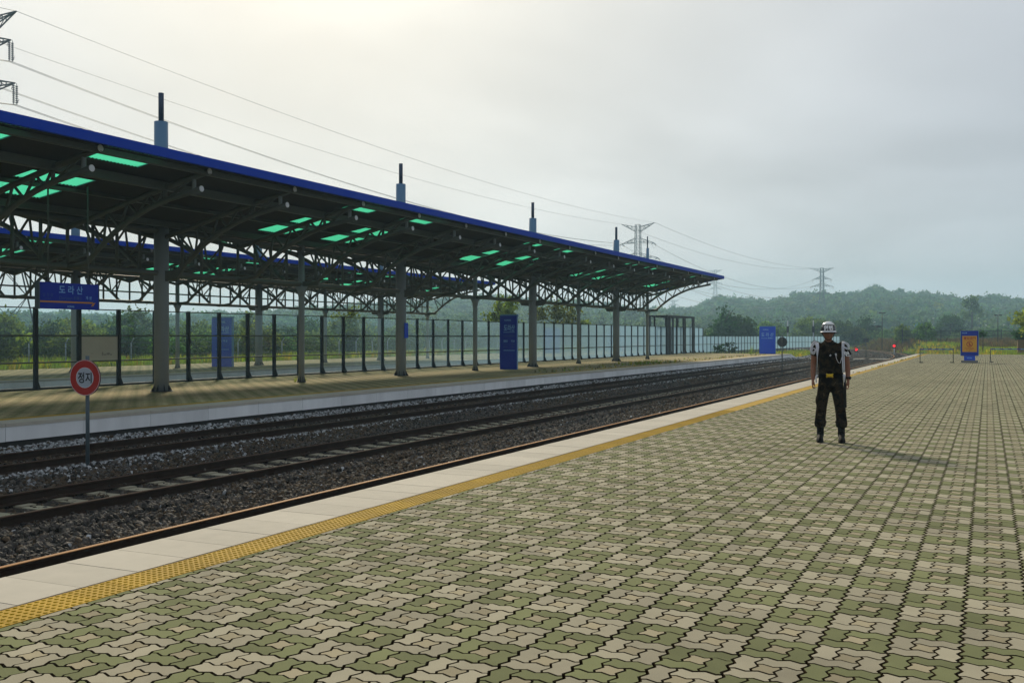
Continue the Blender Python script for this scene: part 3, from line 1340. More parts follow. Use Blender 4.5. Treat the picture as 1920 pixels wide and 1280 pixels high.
# ================================================================== NOISE BARRIERS
pitch = 1.7025
PB0 = 22.82
post = MB()
post.box(-0.06, 0.06, -0.055, 0.055, 0.0, 2.64)
for s in (-1, 1):
    post.hexa([(0.06, -0.05, 0.0), (0.20, -0.05, 0.0), (0.20, 0.05, 0.0), (0.06, 0.05, 0.0),
               (0.06, -0.03, 0.30), (0.075, -0.03, 0.30), (0.075, 0.03, 0.30), (0.06, 0.03, 0.30)]) if s > 0 else None
post_t = post.mesh("barrier_post", M_POST)
post = MB()
post.box(-0.05, 0.05, -0.045, 0.045, -0.6, 1.78)
post_l = post.mesh("barrier_post", M_POST)
pane_meshes = {}


def pane_mesh(z0, z1):
    mb = MB()
    mb.box(-0.005, 0.005, 0.06, pitch - 0.06, z0, z1)
    return mb.mesh("pane", M_GLASS)


def rail_mesh(z, h=0.05):
    mb = MB()
    mb.box(-0.03, 0.03, 0.056, pitch - 0.056, z - h / 2, z + h / 2)
    return mb.mesh("barrier_rail", M_PRAIL)


bar = thing("noise_barrier", "tall clear-paned barrier with dark posts along the back of the far platform", "barrier", (-27.4, PB0, ZF))
panes = [pane_mesh(0.075, 0.835), pane_mesh(0.895, 1.695), pane_mesh(1.755, 2.585)]
rails = [rail_mesh(0.865), rail_mesh(1.725), rail_mesh(2.61, 0.035)]
sillm = MB()
sillm.box(-0.05, 0.05, 0.056, pitch - 0.056, 0.0, 0.07)
sill_me = sillm.mesh("sill", M_POST)
for k in range(-8, 50):
    y = k * pitch
    link("barrier_post", post_t, bar, (0, y, 0))
    if k == 49:
        break
    for i in range(3):
        link("barrier_rail", rails[i], bar, (0, y, 0))
        if k == 1 and i == 1:
            mb = MB()
            mb.box(-0.012, 0.016, 0.06, pitch - 0.06, 0.895, 1.69)
            pb_ = mb.build("opaque_board", M_BOARD, bar, (0, y, 0))
            pb_["label"] = "pale weathered board filling one middle pane"
            mb = MB()
            for bx, bz, w, h in ((0.98, 1.10, 0.09, 0.18), (1.08, 1.08, 0.16, 0.07), (1.22, 1.11, 0.20, 0.09), (0.52, 1.13, 0.05, 0.05), (1.34, 1.08, 0.12, 0.06)):
                P = [(bx + w * 0.5 * math.cos(t) * random.uniform(0.6, 1.1), bz + h * 0.5 * math.sin(t) * random.uniform(0.6, 1.1)) for t in np.linspace(0, 2 * math.pi, 9)[:-1]]
                b0 = len(mb.v)
                mb.v += [(0.0185, p[0], p[1]) for p in P]
                mb.face([b0 + i_ for i_ in range(8)])
            mb.build("flaked_patch", M_FLAKE, pb_)
        else:
            link("pane", panes[i], bar, (0, y, 0))
    link("sill", sill_me, bar, (0, y, 0))

low = thing("low_noise_barrier", "lower clear-paned barrier continuing past the platform towards the curve", "barrier", (-27.4, PB0 + 49 * pitch, ZF))
lp = [pane_mesh(0.03, 0.835), pane_mesh(0.895, 1.70)]
lr = [rail_mesh(0.865), rail_mesh(1.73, 0.04)]
x, y, ang = 0.0, 0.0, 0.0
for k in range(0, 43):
    yw = PB0 + 49 * pitch + y
    if yw > 128:
        ang = min(ang + 0.006, 0.17)
    rz = -ang
    link("barrier_post", post_l, low, (x, y, 0), (0, 0, rz))
    for i in range(2):
        link("pane", lp[i], low, (x, y, 0), (0, 0, rz))
        link("barrier_rail", lr[i], low, (x, y, 0), (0, 0, rz))
    x += pitch * math.sin(ang)
    y += pitch * math.cos(ang)
link("barrier_post", post_l, low, (x, y, 0), (0, 0, -ang))

# ================================================================== SIGNS AND PLATFORM FURNITURE
FACE_X = (math.pi / 2, 0, math.pi / 2)     # lettering reading on a face that looks towards +X
FACE_Y = (math.pi / 2, 0, 0)               # on a face that looks towards -Y


def letters(parent, name, body, m, loc, rot, width=None, height=None, bold=0.0):
    return link(name, text_mesh(body, m, width, height, bold), parent, loc, rot)


def rbox(x0, x1, y0, y1, z0, z1, bev=0.012, mats=None, name="box"):
    bm = bmesh.new()
    bmesh.ops.create_cube(bm, size=1.0)
    for v in bm.verts:
        v.co = ((x0 + x1) / 2 + v.co.x * (x1 - x0), (y0 + y1) / 2 + v.co.y * (y1 - y0), (z0 + z1) / 2 + v.co.z * (z1 - z0))
    bmesh.ops.bevel(bm, geom=bm.edges[:], offset=bev, segments=2, affect='EDGES')
    me = bpy.data.meshes.new(name)
    bm.to_mesh(me)
    bm.free()
    me.materials.append(mats)
    return me


# hanging station name board
hs = thing("station_name_board", "hanging blue station name board with white Korean lettering and orange arrow line", "sign", (-20.5, 18.085, 2.27))
link("board", rbox(-0.12, 0.0, -0.885, 0.885, 0, 0.64, 0.01, M_SIGN, "board"), hs)
link("end_cap", rbox(-0.135, 0.006, -0.93, -0.887, -0.01, 0.65, 0.008, M_POLE, "end_cap"), hs)
link("end_cap", rbox(-0.135, 0.006, 0.887, 0.905, -0.01, 0.65, 0.006, M_POLE, "end_cap"), hs)
for yq in (-0.6, 0.6):
    mb = MB()
    mb.tube([(-0.06, yq, 0.64), (-0.06, yq, 3.10)], 0.022, 8)
    mb.build("hanger", M_STEEL, hs)
fx = 0.003
letters(hs, "lettering", "도 라 산", M_LETTER, (fx, 0.02, 0.475), FACE_X, height=0.205, bold=0.012)
letters(hs, "lettering", "Dorasan", M_LETTER_D, (fx, -0.13, 0.275), FACE_X, height=0.085, bold=0.01)
letters(hs, "lettering", "都羅山", M_LETTER_D, (fx, 0.22, 0.277), FACE_X, height=0.085, bold=0.012)
letters(hs, "lettering", "임 진 강", M_LETTER_D, (fx, -0.66, 0.335), FACE_X, height=0.085, bold=0.008)
letters(hs, "lettering", "개 성", M_LETTER, (fx, 0.56, 0.295), FACE_X, height=0.085, bold=0.01)
letters(hs, "lettering", "Imjingang", M_LETTER_D, (fx, -0.66, 0.245), FACE_X, height=0.045)
letters(hs, "lettering", "Gaeseong", M_LETTER_D, (fx, 0.62, 0.215), FACE_X, height=0.05)
letters(hs, "lettering", "KORAIL", M_LETTER, (fx, 0.02, 0.065), FACE_X, height=0.045, bold=0.015)
mb = MB()
mb.box(0.002, 0.006, -0.885, 0.70, 0.155, 0.19)
mb.hexa([(0.002, 0.64, 0.09), (0.002, 0.70, 0.09), (0.006, 0.70, 0.09), (0.006, 0.64, 0.09),
         (0.002, 0.70, 0.154), (0.002, 0.775, 0.19), (0.006, 0.775, 0.19), (0.006, 0.70, 0.154)])
mb.build("arrow_line", M_ORANGE, hs)


def totem(name, label, loc, w, h, d, face, side, kind, group=None):
    t = thing(name, label, "sign", loc, 0, group)
    link("body", rbox(0.03, w - 0.03, 0.02, d, 0, h, 0.012, side, "body"), t)
    link("face_panel", rbox(0, w, 0, 0.0195, 0.0, h - 0.07, 0.004, face, "face_panel"), t)
    link("top_cap", rbox(0.02, w + 0.008, 0.0, d + 0.01, h - 0.066, h, 0.01, M_SIGN_SIDE, "top_cap"), t)
    cx = w * 0.54
    if kind == 'tall':
        letters(t, "lettering", "KORAIL", M_LETTER, (cx - 0.06, -0.003, h * 0.895), FACE_Y, width=w * 0.40, bold=0.02)
        letters(t, "lettering", "도라산", M_LETTER, (cx + 0.02, -0.003, h * 0.755), FACE_Y, height=h * 0.115, width=w * 0.64, bold=0.014)
        letters(t, "lettering", "Dorasan 都羅山", M_LETTER_D, (cx + 0.02, -0.003, h * 0.61), FACE_Y, width=w * 0.62, height=h * 0.033, bold=0.02)
        letters(t, "lettering", "임진강", M_LETTER, (cx - 0.19, -0.003, h * 0.515), FACE_Y, height=h * 0.042, width=w * 0.24, bold=0.02)
        letters(t, "lettering", "개 성", M_LETTER, (cx + 0.22, -0.003, h * 0.515), FACE_Y, height=h * 0.042, width=w * 0.20, bold=0.02)
        letters(t, "lettering", "Imjingang", M_LETTER_D, (cx - 0.19, -0.003, h * 0.458), FACE_Y, height=h * 0.020, bold=0.02)
        letters(t, "lettering", "Gaeseong", M_LETTER_D, (cx + 0.22, -0.003, h * 0.458), FACE_Y, height=h * 0.020, bold=0.02)
        letters(t, "lettering", "臨津江", M_LETTER_D, (cx - 0.19, -0.003, h * 0.41), FACE_Y, height=h * 0.026, bold=0.02)
        letters(t, "lettering", "開城", M_LETTER_D, (cx + 0.22, -0.003, h * 0.41), FACE_Y, height=h * 0.026, bold=0.02)
        for zq in (0.675, 0.345):
            mb = MB()
            mb.box(cx - w * 0.32, cx + w * 0.34, -0.004, -0.0005, h * zq - 0.012, h * zq + 0.012)
            mb.build("rule_line", M_LETTER, t)
    else:
        letters(t, "lettering", "KORAIL", M_LETTER, (w * 0.40, -0.003, h * 0.87), FACE_Y, width=w * 0.36, bold=0.02)
        letters(t, "lettering", "도 라 산", M_LETTER, (w * 0.5, -0.003, h * 0.69), FACE_Y, height=h * 0.14, width=w * 0.76, bold=0.014)
        letters(t, "lettering", "Dorasan 都羅山", M_LETTER, (w * 0.5, -0.003, h * 0.565), FACE_Y, width=w * 0.74, height=h * 0.045, bold=0.02)
    return t


totem("station_totem", "tall dark blue station sign standing on the far platform between two canopy columns", (-22.94, 47.5, ZF), 0.97, 2.84, 0.22, M_SIGN, M_SIGN_SIDE, 'tall', "tall blue station signs")
totem("station_totem", "tall blue station sign seen through the clear barrier on the outer platform", (-41.84, 47.2, ZF - 0.09), 1.49, 2.96, 0.26, M_SIGN_B, M_SIGN_SIDE, 'tall', "tall blue station signs")
totem("platform_end_sign", "wide bright blue station sign at the far end of the far platform", (-20.29, 100.6, ZF), 1.55, 2.72, 0.30, M_SIGN_B, M_SIGN_SIDE, 'wide')
totem("platform_end_sign", "wide blue sign dimly seen through the far misty panes of the barrier", (-42.75, 99.5, ZF - 0.09), 1.75, 2.75, 0.30, M_SIGN_B, M_SIGN_SIDE, 'wide')

# small blue plate on a column
cp = thing("column_plate", "narrow blue plate fixed to the third canopy column from the left", "sign", (-22.915, 38.06, 1.53))
link("plate", rbox(0, 0.02, -0.14, 0.16, 0, 0.66, 0.004, M_SIGN_B, "plate"), cp)
mb = MB()
for zq in (0.2, 0.42):
    mb.box(-0.03, 0.0, -0.05, 0.05, zq, zq + 0.03)
mb.build("bracket", M_POST, cp)

# red stop disc on a pole
st = thing("stop_sign", "round red and white stop sign on a grey pole in the ballast", "sign", (-14.30, 12.98, -0.72))
mb = MB()
mb.tube([(0, 0, 0), (0, 0, 1.98)], 0.034, 12)
mb.build("pole", M_POLE, st)
nrm = Vector((0.16, -1, 0)).normalized()
dr = math.atan2(nrm.x, -nrm.y)
mb = MB()
mb.disc((0, -0.055, 1.60), (0, -1, 0), 0.315, 0.02, 40, 0, 1)
dm_ = mb.build("disc", [M_RED, M_BACKG], st)
dm_.rotation_euler = (0, 0, dr)
mb = MB()
mb.disc((0, -0.067, 1.60), (0, -1, 0), 0.175, 0.004, 32)
mb.build("white_centre", M_SIGNW, dm_)
for r_, wd in ((0.309, 0.006), (0.178, 0.006)):
    mb = MB()
    n = 40
    for k in range(n):
        t = 2 * math.pi * k / n
        for rr in (r_ - wd, r_):
            mb.v.append((rr * math.sin(t), -0.0705, 1.60 + rr * math.cos(t)))
    for k in range(n):
        a, b = 2 * k, 2 * ((k + 1) % n)
        mb.face((a, b, b + 1, a + 1))
    mb.build("rim_line", M_WHITE, dm_)
letters(dm_, "lettering", "정지", M_BLACK, (0, -0.0715, 1.60), FACE_Y, width=0.285, height=0.190, bold=0.022)
mb = MB()
mb.box(-0.05, 0.05, -0.045, 0.038, 1.52, 1.56)
mb.box(-0.05, 0.05, -0.045, 0.038, 1.66, 1.70)
mb.build("clamp", M_POLE, st)

# two round signs seen from behind
for (x_, y_, zc, r_, lab) in ((-10.22, 56.8, 1.29, 0.27, "dark round sign seen from behind, on a thin pole by the middle track"),
                              (-13.45, 90.0, 0.95, 0.31, "grey round sign seen from behind, just left of the soldier's shoulder")):
    t = thing("round_track_sign", lab, "sign", (x_, y_, -0.76), 0, "round track signs seen from behind")
    mb = MB()
    mb.tube([(0, 0, 0), (0, 0, zc + 0.76 + r_ + 0.10)], 0.03, 10)
    mb.build("pole", M_BACKG, t)
    mb = MB()
    mb.disc((0, 0.05, zc + 0.76), (0, 1, 0), r_, 0.02, 28, 0, 1)
    mb.build("disc", [M_RED, M_BACKG], t)
    mb = MB()
    for dz in (-0.09, 0.09):
        mb.box(-0.12, 0.12, 0.026, 0.039, zc + 0.76 + dz - 0.015, zc + 0.76 + dz + 0.015)
    mb.build("bracket", M_BACKG, t)

# steel frame straddling the barrier (a gate without leaves)
pf = thing("steel_frame", "dark open steel frame of posts and beams beside the barrier at the platform end", "frame", (-27.0, 91.3, ZF))
for (x_, yq, w) in ((0.12, 0.0, 0.16), (0.12, 0.75, 0.34), (0.12, 1.9, 0.16), (0.12, 3.2, 0.14), (0.12, 5.6, 0.30), (0.12, 6.1, 0.14), (0.12, 8.9, 0.2), (0.12, 9.4, 0.14),
                    (-1.55, 0.0, 0.16), (-1.55, 1.5, 0.16), (-1.55, 5.2, 0.16), (-1.55, 9.4, 0.16)):
    mb = MB()
    mb.box(x_ - 0.07, x_ + 0.07, yq - w / 2, yq + w / 2, -0.3 if x_ < 0 else 0, 3.52)
    mb.build("post", M_POST, pf)
mb = MB()
mb.box(0.05, 0.19, -0.1, 9.5, 3.523, 3.68)
mb.box(-1.62, -1.48, -0.1, 9.5, 3.523, 3.68)
mb.build("beam", M_POST, pf)
for yq in (-0.02, 3.2, 6.1, 9.42):
    mb = MB()
    mb.box(-1.478, 0.048, yq - 0.06, yq + 0.06, 3.54, 3.66)
    mb.build("cross_beam", M_POST, pf)

# standing notice board on the near platform
nb = thing("notice_board", "blue standing notice with an orange no-entry poster on a stone base", "sign", (-0.995, 67.66, 0))
link("base", rbox(-0.47, 0.47, -0.22, 0.22, 0, 0.15, 0.015, M_STONEB, "base"), nb)
link("neck", rbox(-0.31, 0.31, -0.07, 0.07, 0.152, 0.42, 0.01, M_SIGN_B, "neck"), nb)
link("panel", rbox(-0.48, 0.48, -0.08, 0.08, 0.4235, 1.94, 0.015, M_SIGN, "panel"), nb)
for s in (-1, 1):
    link("side_trim", rbox(s * 0.497 - 0.015, s * 0.497 + 0.015, -0.085, 0.085, 0.4235, 1.945, 0.006, M_SIGN_SIDE, "side_trim"), nb)
poster = link("poster", rbox(-0.405, 0.405, -0.088, -0.081, 0.66, 1.63, 0.002, M_NOTICE, "poster"), nb)
letters(nb, "lettering", "도라산역", M_LETTER, (-0.29, -0.083, 1.81), FACE_Y, height=0.075, bold=0.02)
letters(nb, "lettering", "KORAIL", M_LETTER, (0.0, -0.073, 0.30), FACE_Y, height=0.065, bold=0.03)
letters(poster, "lettering", "출입금지", M_NRED, (0, -0.0895, 1.505), FACE_Y, width=0.66, height=0.15, bold=0.04)
mb = MB()
for zq, w in ((1.37, 0.60), (0.90, 0.52), (0.85, 0.56), (0.80, 0.36), (0.715, 0.14)):
    nseg = int(w / 0.05)
    for k in range(nseg):
        if random.random() < 0.85:
            mb.box(-w / 2 + k * 0.05, -w / 2 + k * 0.05 + 0.04, -0.0905, -0.0885, zq - 0.011, zq + 0.011)
mb.build("small_print", M_NRED, poster)
mb = MB()
n = 32
for k in range(n):
    t = 2 * math.pi * k / n
    for rr in (0.135, 0.175):
        mb.v.append((rr * math.sin(t), -0.0905, 1.135 + rr * math.cos(t)))
for k in range(n):
    a, b = 2 * k, 2 * ((k + 1) % n)
    mb.face((a, b, b + 1, a + 1))
mb.hexa([(-0.105, -0.0905, 1.215), (-0.085, -0.0905, 1.24), (-0.085, -0.0889, 1.24), (-0.105, -0.0889, 1.215),
         (0.085, -0.0905, 1.03), (0.105, -0.0905, 1.055), (0.105, -0.0889, 1.055), (0.085, -0.0889, 1.03)])
mb.box(-0.03, 0.03, -0.0899, -0.0887, 1.06, 1.17)
mb.disc((0, -0.0893, 1.205), (0, -1, 0), 0.028, 0.0012, 14)
mb.hexa([(-0.06, -0.0899, 1.02), (-0.02, -0.0899, 1.02), (-0.02, -0.0887, 1.02), (-0.06, -0.0887, 1.02), (-0.028, -0.0899, 1.06), (0.0, -0.0899, 1.06), (0.0, -0.0887, 1.06), (-0.028, -0.0887, 1.06)])
mb.hexa([(0.03, -0.0899, 1.02), (0.065, -0.0899, 1.02), (0.065, -0.0887, 1.02), (0.03, -0.0887, 1.02), (0.0, -0.0899, 1.06), (0.028, -0.0899, 1.06), (0.028, -0.0887, 1.06), (0.0, -0.0887, 1.06)])
mb.build("prohibition_symbol", M_NRED, poster)

# belt-like bar barriers


def bar_stand(loc, L, rz, label):
    t = thing("bar_barrier", label, "barrier", loc, rz, "low bar barriers at the platform end")
    for x_, s in ((0, 1), (L, -1)):
        mb = MB()
        mb.tube([(x_, 0, 0.03), (x_, 0, 0.88)], 0.022, 10)
        ps = mb.build("upright", M_BLACK, t)
        mb = MB()
        mb.box(x_ - 0.04, x_ + s * 0.17 if s > 0 else x_ + 0.04, -0.06, 0.06, 0.0, 0.05) if s > 0 else mb.box(x_ - 0.17, x_ + 0.04, -0.06, 0.06, 0.0, 0.05)
        mb.build("foot", M_BLACK, ps)
    n = 9
    for k in range(n):
        mb = MB()
        a, b = 0.03 + (L - 0.06) * k / n, 0.03 + (L - 0.06) * (k + 1) / n
        mb.tube([(a, 0, 0.82), (b, 0, 0.82)], 0.034, 10)
        mb.build("bar_segment", M_SIGN if k % 2 == 0 else M_SIGN_SIDE, t)
    return t


bar_stand((-3.72, 66.4, 0), 2.0, 0.42, "low blue striped bar barrier left of the orange notice")
bar_stand((0.15, 69.5, 0), 2.2, 0.05, "low blue striped bar barrier right of the orange notice")

# red ground signals
for x_, y_, h, lab in ((-13.5, 121.0, 0.62, "red ground signal beside the soldier's shoulder, left of the curved rails"), (-10.6, 135.5, 0.9, "red ground signal standing right of the curved rails")):
    t = thing("ground_signal", lab, "signal", (x_, y_, -0.78), 0, "red ground signals")
    mb = MB()
    mb.tube([(0, 0, 0), (0, 0, h)], 0.06, 8)
    mb.build("pole", M_SIGNW if h > 0.8 else M_POLE, t)
    link("head", rbox(-0.2, 0.2, -0.1, 0.12, h, h + 0.55, 0.02, M_BLACK, "head"), t)
    mb = MB()
    mb.disc((0, -0.115, h + 0.30), (0, -1, 0), 0.17, 0.02, 18)
    mb.build("red_lamp", M_SIGNAL, t)
# a dark switch stand with a lever beside the left signal
t = thing("switch_stand", "dark switch stand with slanted lever left of the red signal", "signal", (-12.2, 118.5, -0.78))
mb = MB()
mb.tube([(0, 0, 0), (0, 0, 2.3)], 0.05, 8)
mb.build("pole", M_BACKG, t)
link("target", rbox(-0.28, 0.28, -0.03, 0.03, 1.75, 2.15, 0.02, M_BACKG, "target"), t)
mb = MB()
mb.tube([(0, -0.05, 1.5), (-1.6, -0.05, 0.75)], 0.05, 8)
mb.build("lever", M_BACKG, t)

# ================================================================== THE SOLDIER
M_SKIN = mat("skin", (0.23, 0.10, 0.058), 0.55, noise=(25, 0.08, 2), spec=0.35)
M_HELM = mat("helmet_black", (0.012, 0.012, 0.014), 0.22, spec=0.6)
M_HELMW = mat("helmet_white", (0.72, 0.74, 0.76), 0.25, spec=0.6)
M_CORD = mat("white_cord", (0.55, 0.57, 0.64), 0.7)
M_BOOT = mat("boot_leather", (0.006, 0.006, 0.006), 0.75, spec=0.15)
M_GOLD = mat("brass_buckle", (0.62, 0.42, 0.03), 0.35, metal=0.6)
M_BELT = mat("black_belt", (0.005, 0.005, 0.006), 0.9, spec=0.05)
M_HAIR = mat("black_hair", (0.010, 0.008, 0.007), 0.6)
M_LIP = mat("lips", (0.20, 0.075, 0.055), 0.5)
M_SILV = mat("silver_chain", (0.65, 0.66, 0.70), 0.3, metal=0.8)

M_CAMO = bpy.data.materials.new("camouflage_cloth")
M_CAMO.use_nodes = True
_N, _L = M_CAMO.node_tree.nodes, M_CAMO.node_tree.links
_pb = _N["Principled BSDF"]
_pb.inputs["Roughness"].default_value = 0.95
_pb.inputs["Specular IOR Level"].default_value = 0.05
_g = _N.new("ShaderNodeTexCoord")
_nz = _N.new("ShaderNodeTexNoise")
_nz.inputs["Scale"].default_value = 13
_nz.inputs["Detail"].default_value = 2
_nz.inputs["Distortion"].default_value = 0.8
_L.new(_g.outputs["Object"], _nz.inputs["Vector"])
_cr = _N.new("ShaderNodeValToRGB")
_cr.color_ramp.interpolation = 'CONSTANT'
_e = _cr.color_ramp.elements
_e[0].position, _e[0].color = 0.0, (0.007, 0.006, 0.006, 1)
_e[1].position, _e[1].color = 0.46, (0.022, 0.018, 0.011, 1)
for _pos, _c in ((0.54, (0.034, 0.020, 0.011, 1)), (0.60, (0.014, 0.012, 0.010, 1)), (0.66, (0.058, 0.046, 0.028, 1))):
    _q = _e.new(_pos)
    _q.color = _c
_L.new(_nz.outputs["Fac"], _cr.inputs[0])
_L.new(_cr.outputs[0], _pb.inputs["Base Color"])

GX, GY = -2.17, 16.0
man = thing("person", "soldier in camouflage with white-marked helmet and white shoulder cords standing on the paving", "person", (GX, GY, 0.0), R(7.8))


def limb(mb, pts, rads, n=14):
    mb.tube(pts, rads, n)
    for p, r in zip(pts, rads):
        mb.ball(p, r * 0.995, n, 8)


# body: one continuous skin from scalp to toes
b = MB()
b.loft([(-0.02, -0.025, 1.556, 0.030, 0.034), (-0.02, -0.022, 1.575, 0.052, 0.062), (-0.02, -0.012, 1.605, 0.066, 0.082), (-0.02, -0.002, 1.65, 0.074, 0.094),
        (-0.02, 0.004, 1.70, 0.077, 0.098), (-0.02, 0.008, 1.745, 0.072, 0.092), (-0.02, 0.012, 1.78, 0.050, 0.064)], 24)
b.ball((-0.02, 0.008, 1.755), (0.066, 0.085, 0.04), 20, 10)
b.tube([(-0.02, -0.094, 1.676), (-0.02, -0.110, 1.648), (-0.02, -0.112, 1.634)], [0.009, 0.014, 0.017], 10)      # nose
b.ball((-0.02, -0.108, 1.632), (0.019, 0.014, 0.012))
b.ball((-0.02, -0.082, 1.602), (0.028, 0.014, 0.013))                                                             # mouth mound
b.ball((-0.02, -0.070, 1.570), (0.026, 0.020, 0.018))                                                             # chin
for s in (-1, 1):
    b.ball((-0.02 + s * 0.077, 0.012, 1.655), (0.010, 0.020, 0.034))                                              # ears
    b.ball((-0.02 + s * 0.042, -0.072, 1.634), (0.022, 0.018, 0.018))                                             # cheek
    b.ball((-0.02 + s * 0.032, -0.084, 1.692), (0.026, 0.012, 0.010))                                             # brow
b.loft([(-0.015, 0.02, 1.44, 0.085, 0.070), (-0.018, 0.015, 1.50, 0.060, 0.060), (-0.02, 0.010, 1.56, 0.054, 0.058), (-0.02, 0.008, 1.62, 0.056, 0.062)], 18)
b.loft([(0.015, 0.01, 0.90, 0.150, 0.095), (0.015, 0.005, 1.0, 0.145, 0.09), (0.008, 0.0, 1.15, 0.145, 0.09), (0.0, 0.0, 1.32, 0.165, 0.105), (-0.003, 0.01, 1.44, 0.17, 0.085), (-0.01, 0.015, 1.50, 0.09, 0.06)], 20)
ARM = {-1: [(-0.180, 0.01, 1.445), (-0.222, 0.018, 1.31), (-0.236, 0.022, 1.175), (-0.240, -0.002, 1.06), (-0.242, -0.03, 0.955)],
       1: [(0.175, 0.01, 1.445), (0.232, 0.018, 1.31), (0.254, 0.022, 1.175), (0.262, -0.002, 1.06), (0.264, -0.03, 0.955)]}
for s in (-1, 1):
    limb(b, ARM[s], [0.058, 0.050, 0.041, 0.038, 0.028])
    wx, wy, wz = ARM[s][-1]
    # palm and curled fingers
    b.loft([(wx, wy, wz, 0.023, 0.027), (wx + s * 0.002, wy - 0.006, wz - 0.03, 0.020, 0.035), (wx + s * 0.003, wy - 0.010, wz - 0.065, 0.018, 0.043), (wx + s * 0.003, wy - 0.010, wz - 0.092, 0.015, 0.041)][::-1], 14)
    for q, (fy, ln) in enumerate(((-0.044, 0.92), (-0.022, 1.0), (0.0, 0.94), (0.020, 0.78))):
        fx_, fz = wx + s * 0.003, wz - 0.088
        p = [(fx_, wy + fy, fz), (fx_ + s * 0.004, wy + fy - 0.002, fz - 0.034 * ln), (fx_ - s * 0.014, wy + fy - 0.003, fz - 0.053 * ln), (fx_ - s * 0.034, wy + fy - 0.002, fz - 0.046 * ln)]
        limb(b, p, [0.0098, 0.0094, 0.0088, 0.008], 9)
    p = [(wx - s * 0.006, wy - 0.032, wz - 0.028), (wx - s * 0.014, wy - 0.054, wz - 0.056), (wx - s * 0.022, wy - 0.056, wz - 0.084), (wx - s * 0.028, wy - 0.048, wz - 0.104)]
    limb(b, p, [0.013, 0.012, 0.0105, 0.009], 9)
LEG = {-1: [(-0.070, 0.0, 0.88), (-0.100, -0.005, 0.68), (-0.118, -0.008, 0.48), (-0.130, 0.012, 0.28), (-0.135, 0.012, 0.10)],
       1: [(0.098, 0.0, 0.88), (0.128, -0.005, 0.68), (0.152, -0.008, 0.48), (0.166, 0.012, 0.28), (0.170, 0.012, 0.10)]}
for s in (-1, 1):
    limb(b, LEG[s], [0.080, 0.070, 0.052, 0.050, 0.036])
    fx_ = LEG[s][-1][0]
    b.ball((fx_ + s * 0.008, -0.055, 0.055), (0.036, 0.105, 0.032))
body_me = evaluated(b.mesh("body", M_SKIN), [("REMESH", dict(mode='VOXEL', voxel_size=0.0055)), ("SMOOTH", dict(factor=0.5, iterations=2))])
body_me.materials.clear()
body_me.materials.append(M_SKIN)
body_me.polygons.foreach_set("use_smooth", [True] * len(body_me.polygons))
link("body", body_me, man)


def cloth(name, mb, m, vox=0.010, it=3):
    me = evaluated(mb.mesh(name, m), [("REMESH", dict(mode='VOXEL', voxel_size=vox)), ("SMOOTH", dict(factor=0.5, iterations=it))])
    me.materials.clear()
    me.materials.append(m)
    me.polygons.foreach_set("use_smooth", [True] * len(me.polygons))
    return link(name, me, man)


s_ = MB()
s_.loft([(0.015, 0.008, 0.965, 0.178, 0.122), (0.015, 0.006, 1.02, 0.180, 0.122), (0.012, 0.002, 1.12, 0.180, 0.125), (0.006, 0.0, 1.24, 0.190, 0.135), (0.0, 0.0, 1.36, 0.198, 0.138),
         (-0.003, 0.008, 1.44, 0.195, 0.118), (-0.008, 0.012, 1.485, 0.150, 0.092), (-0.012, 0.014, 1.515, 0.095, 0.074)], 24)
for s in (-1, 1):
    a = ARM[s]
    e = Vector(a[1]).lerp(Vector(a[2]), 0.02)
    s_.tube([a[0], tuple(Vector(a[0]).lerp(e, 0.5)), tuple(e)], [0.074, 0.073, 0.071], 16)
    s_.ball((a[0][0], a[0][1], a[0][2]), 0.075, 16, 10)
    # chest pocket and lapel
    s_.ball((s * 0.09, -0.128, 1.31), (0.052, 0.016, 0.055))
    s_.tube([(s * 0.058 - 0.015, 0.0, 1.535), (s * 0.050 - 0.015, -0.070, 1.505), (-0.012 + s * 0.006, -0.118, 1.445)], [0.018, 0.018, 0.012], 10)
cloth("shirt", s_, M_CAMO)

t_ = MB()
t_.loft([(0.015, 0.005, 0.80, 0.120, 0.085), (0.015, 0.006, 0.84, 0.168, 0.118), (0.015, 0.006, 0.90, 0.182, 0.126), (0.015, 0.006, 1.0, 0.176, 0.120)], 22)
for s in (-1, 1):
    L_ = LEG[s]
    hx = L_[-1][0]
    t_.tube([(L_[0][0], 0.002, 0.87), (L_[1][0], 0, 0.70), (L_[2][0] - s * 0.0, -0.004, 0.52), (hx, 0.004, 0.36), (hx + s * 0.002, 0.008, 0.275), (hx, 0.010, 0.225)],
            [0.100, 0.089, 0.078, 0.078, 0.088, 0.074], 18)
    t_.ball((L_[1][0] + s * 0.078, 0.0, 0.63), (0.030, 0.065, 0.085))        # cargo pocket
    for zq, rr in ((0.47, 0.084), (0.43, 0.076), (0.31, 0.088)):
        t_.ball((hx - s * 0.012, -0.012, zq), (rr * 0.97, rr, 0.018), 16, 8)
cloth("trousers", t_, M_CAMO)

for s in (-1, 1):
    hx = LEG[s][-1][0]
    k = MB()
    k.tube([(hx, 0.012, 0.26), (hx, 0.012, 0.17), (hx, 0.010, 0.09)], [0.056, 0.052, 0.054], 16)
    k.loft([(hx + s * 0.006, -0.052, 0.0, 0.052, 0.140), (hx + s * 0.006, -0.052, 0.022, 0.054, 0.142), (hx + s * 0.006, -0.050, 0.055, 0.050, 0.132), (hx + s * 0.004, -0.040, 0.085, 0.042, 0.100), (hx, -0.010, 0.115, 0.040, 0.060)], 20)
    for q in range(4):
        k.tube([(hx - 0.022, -0.045 - (0.025 if q == 0 else 0), 0.105 + q * 0.032), (hx + 0.022, -0.045 - (0.025 if q == 0 else 0), 0.105 + q * 0.032)], 0.006, 6)
    cloth("boot", k, M_BOOT, 0.007, 2)

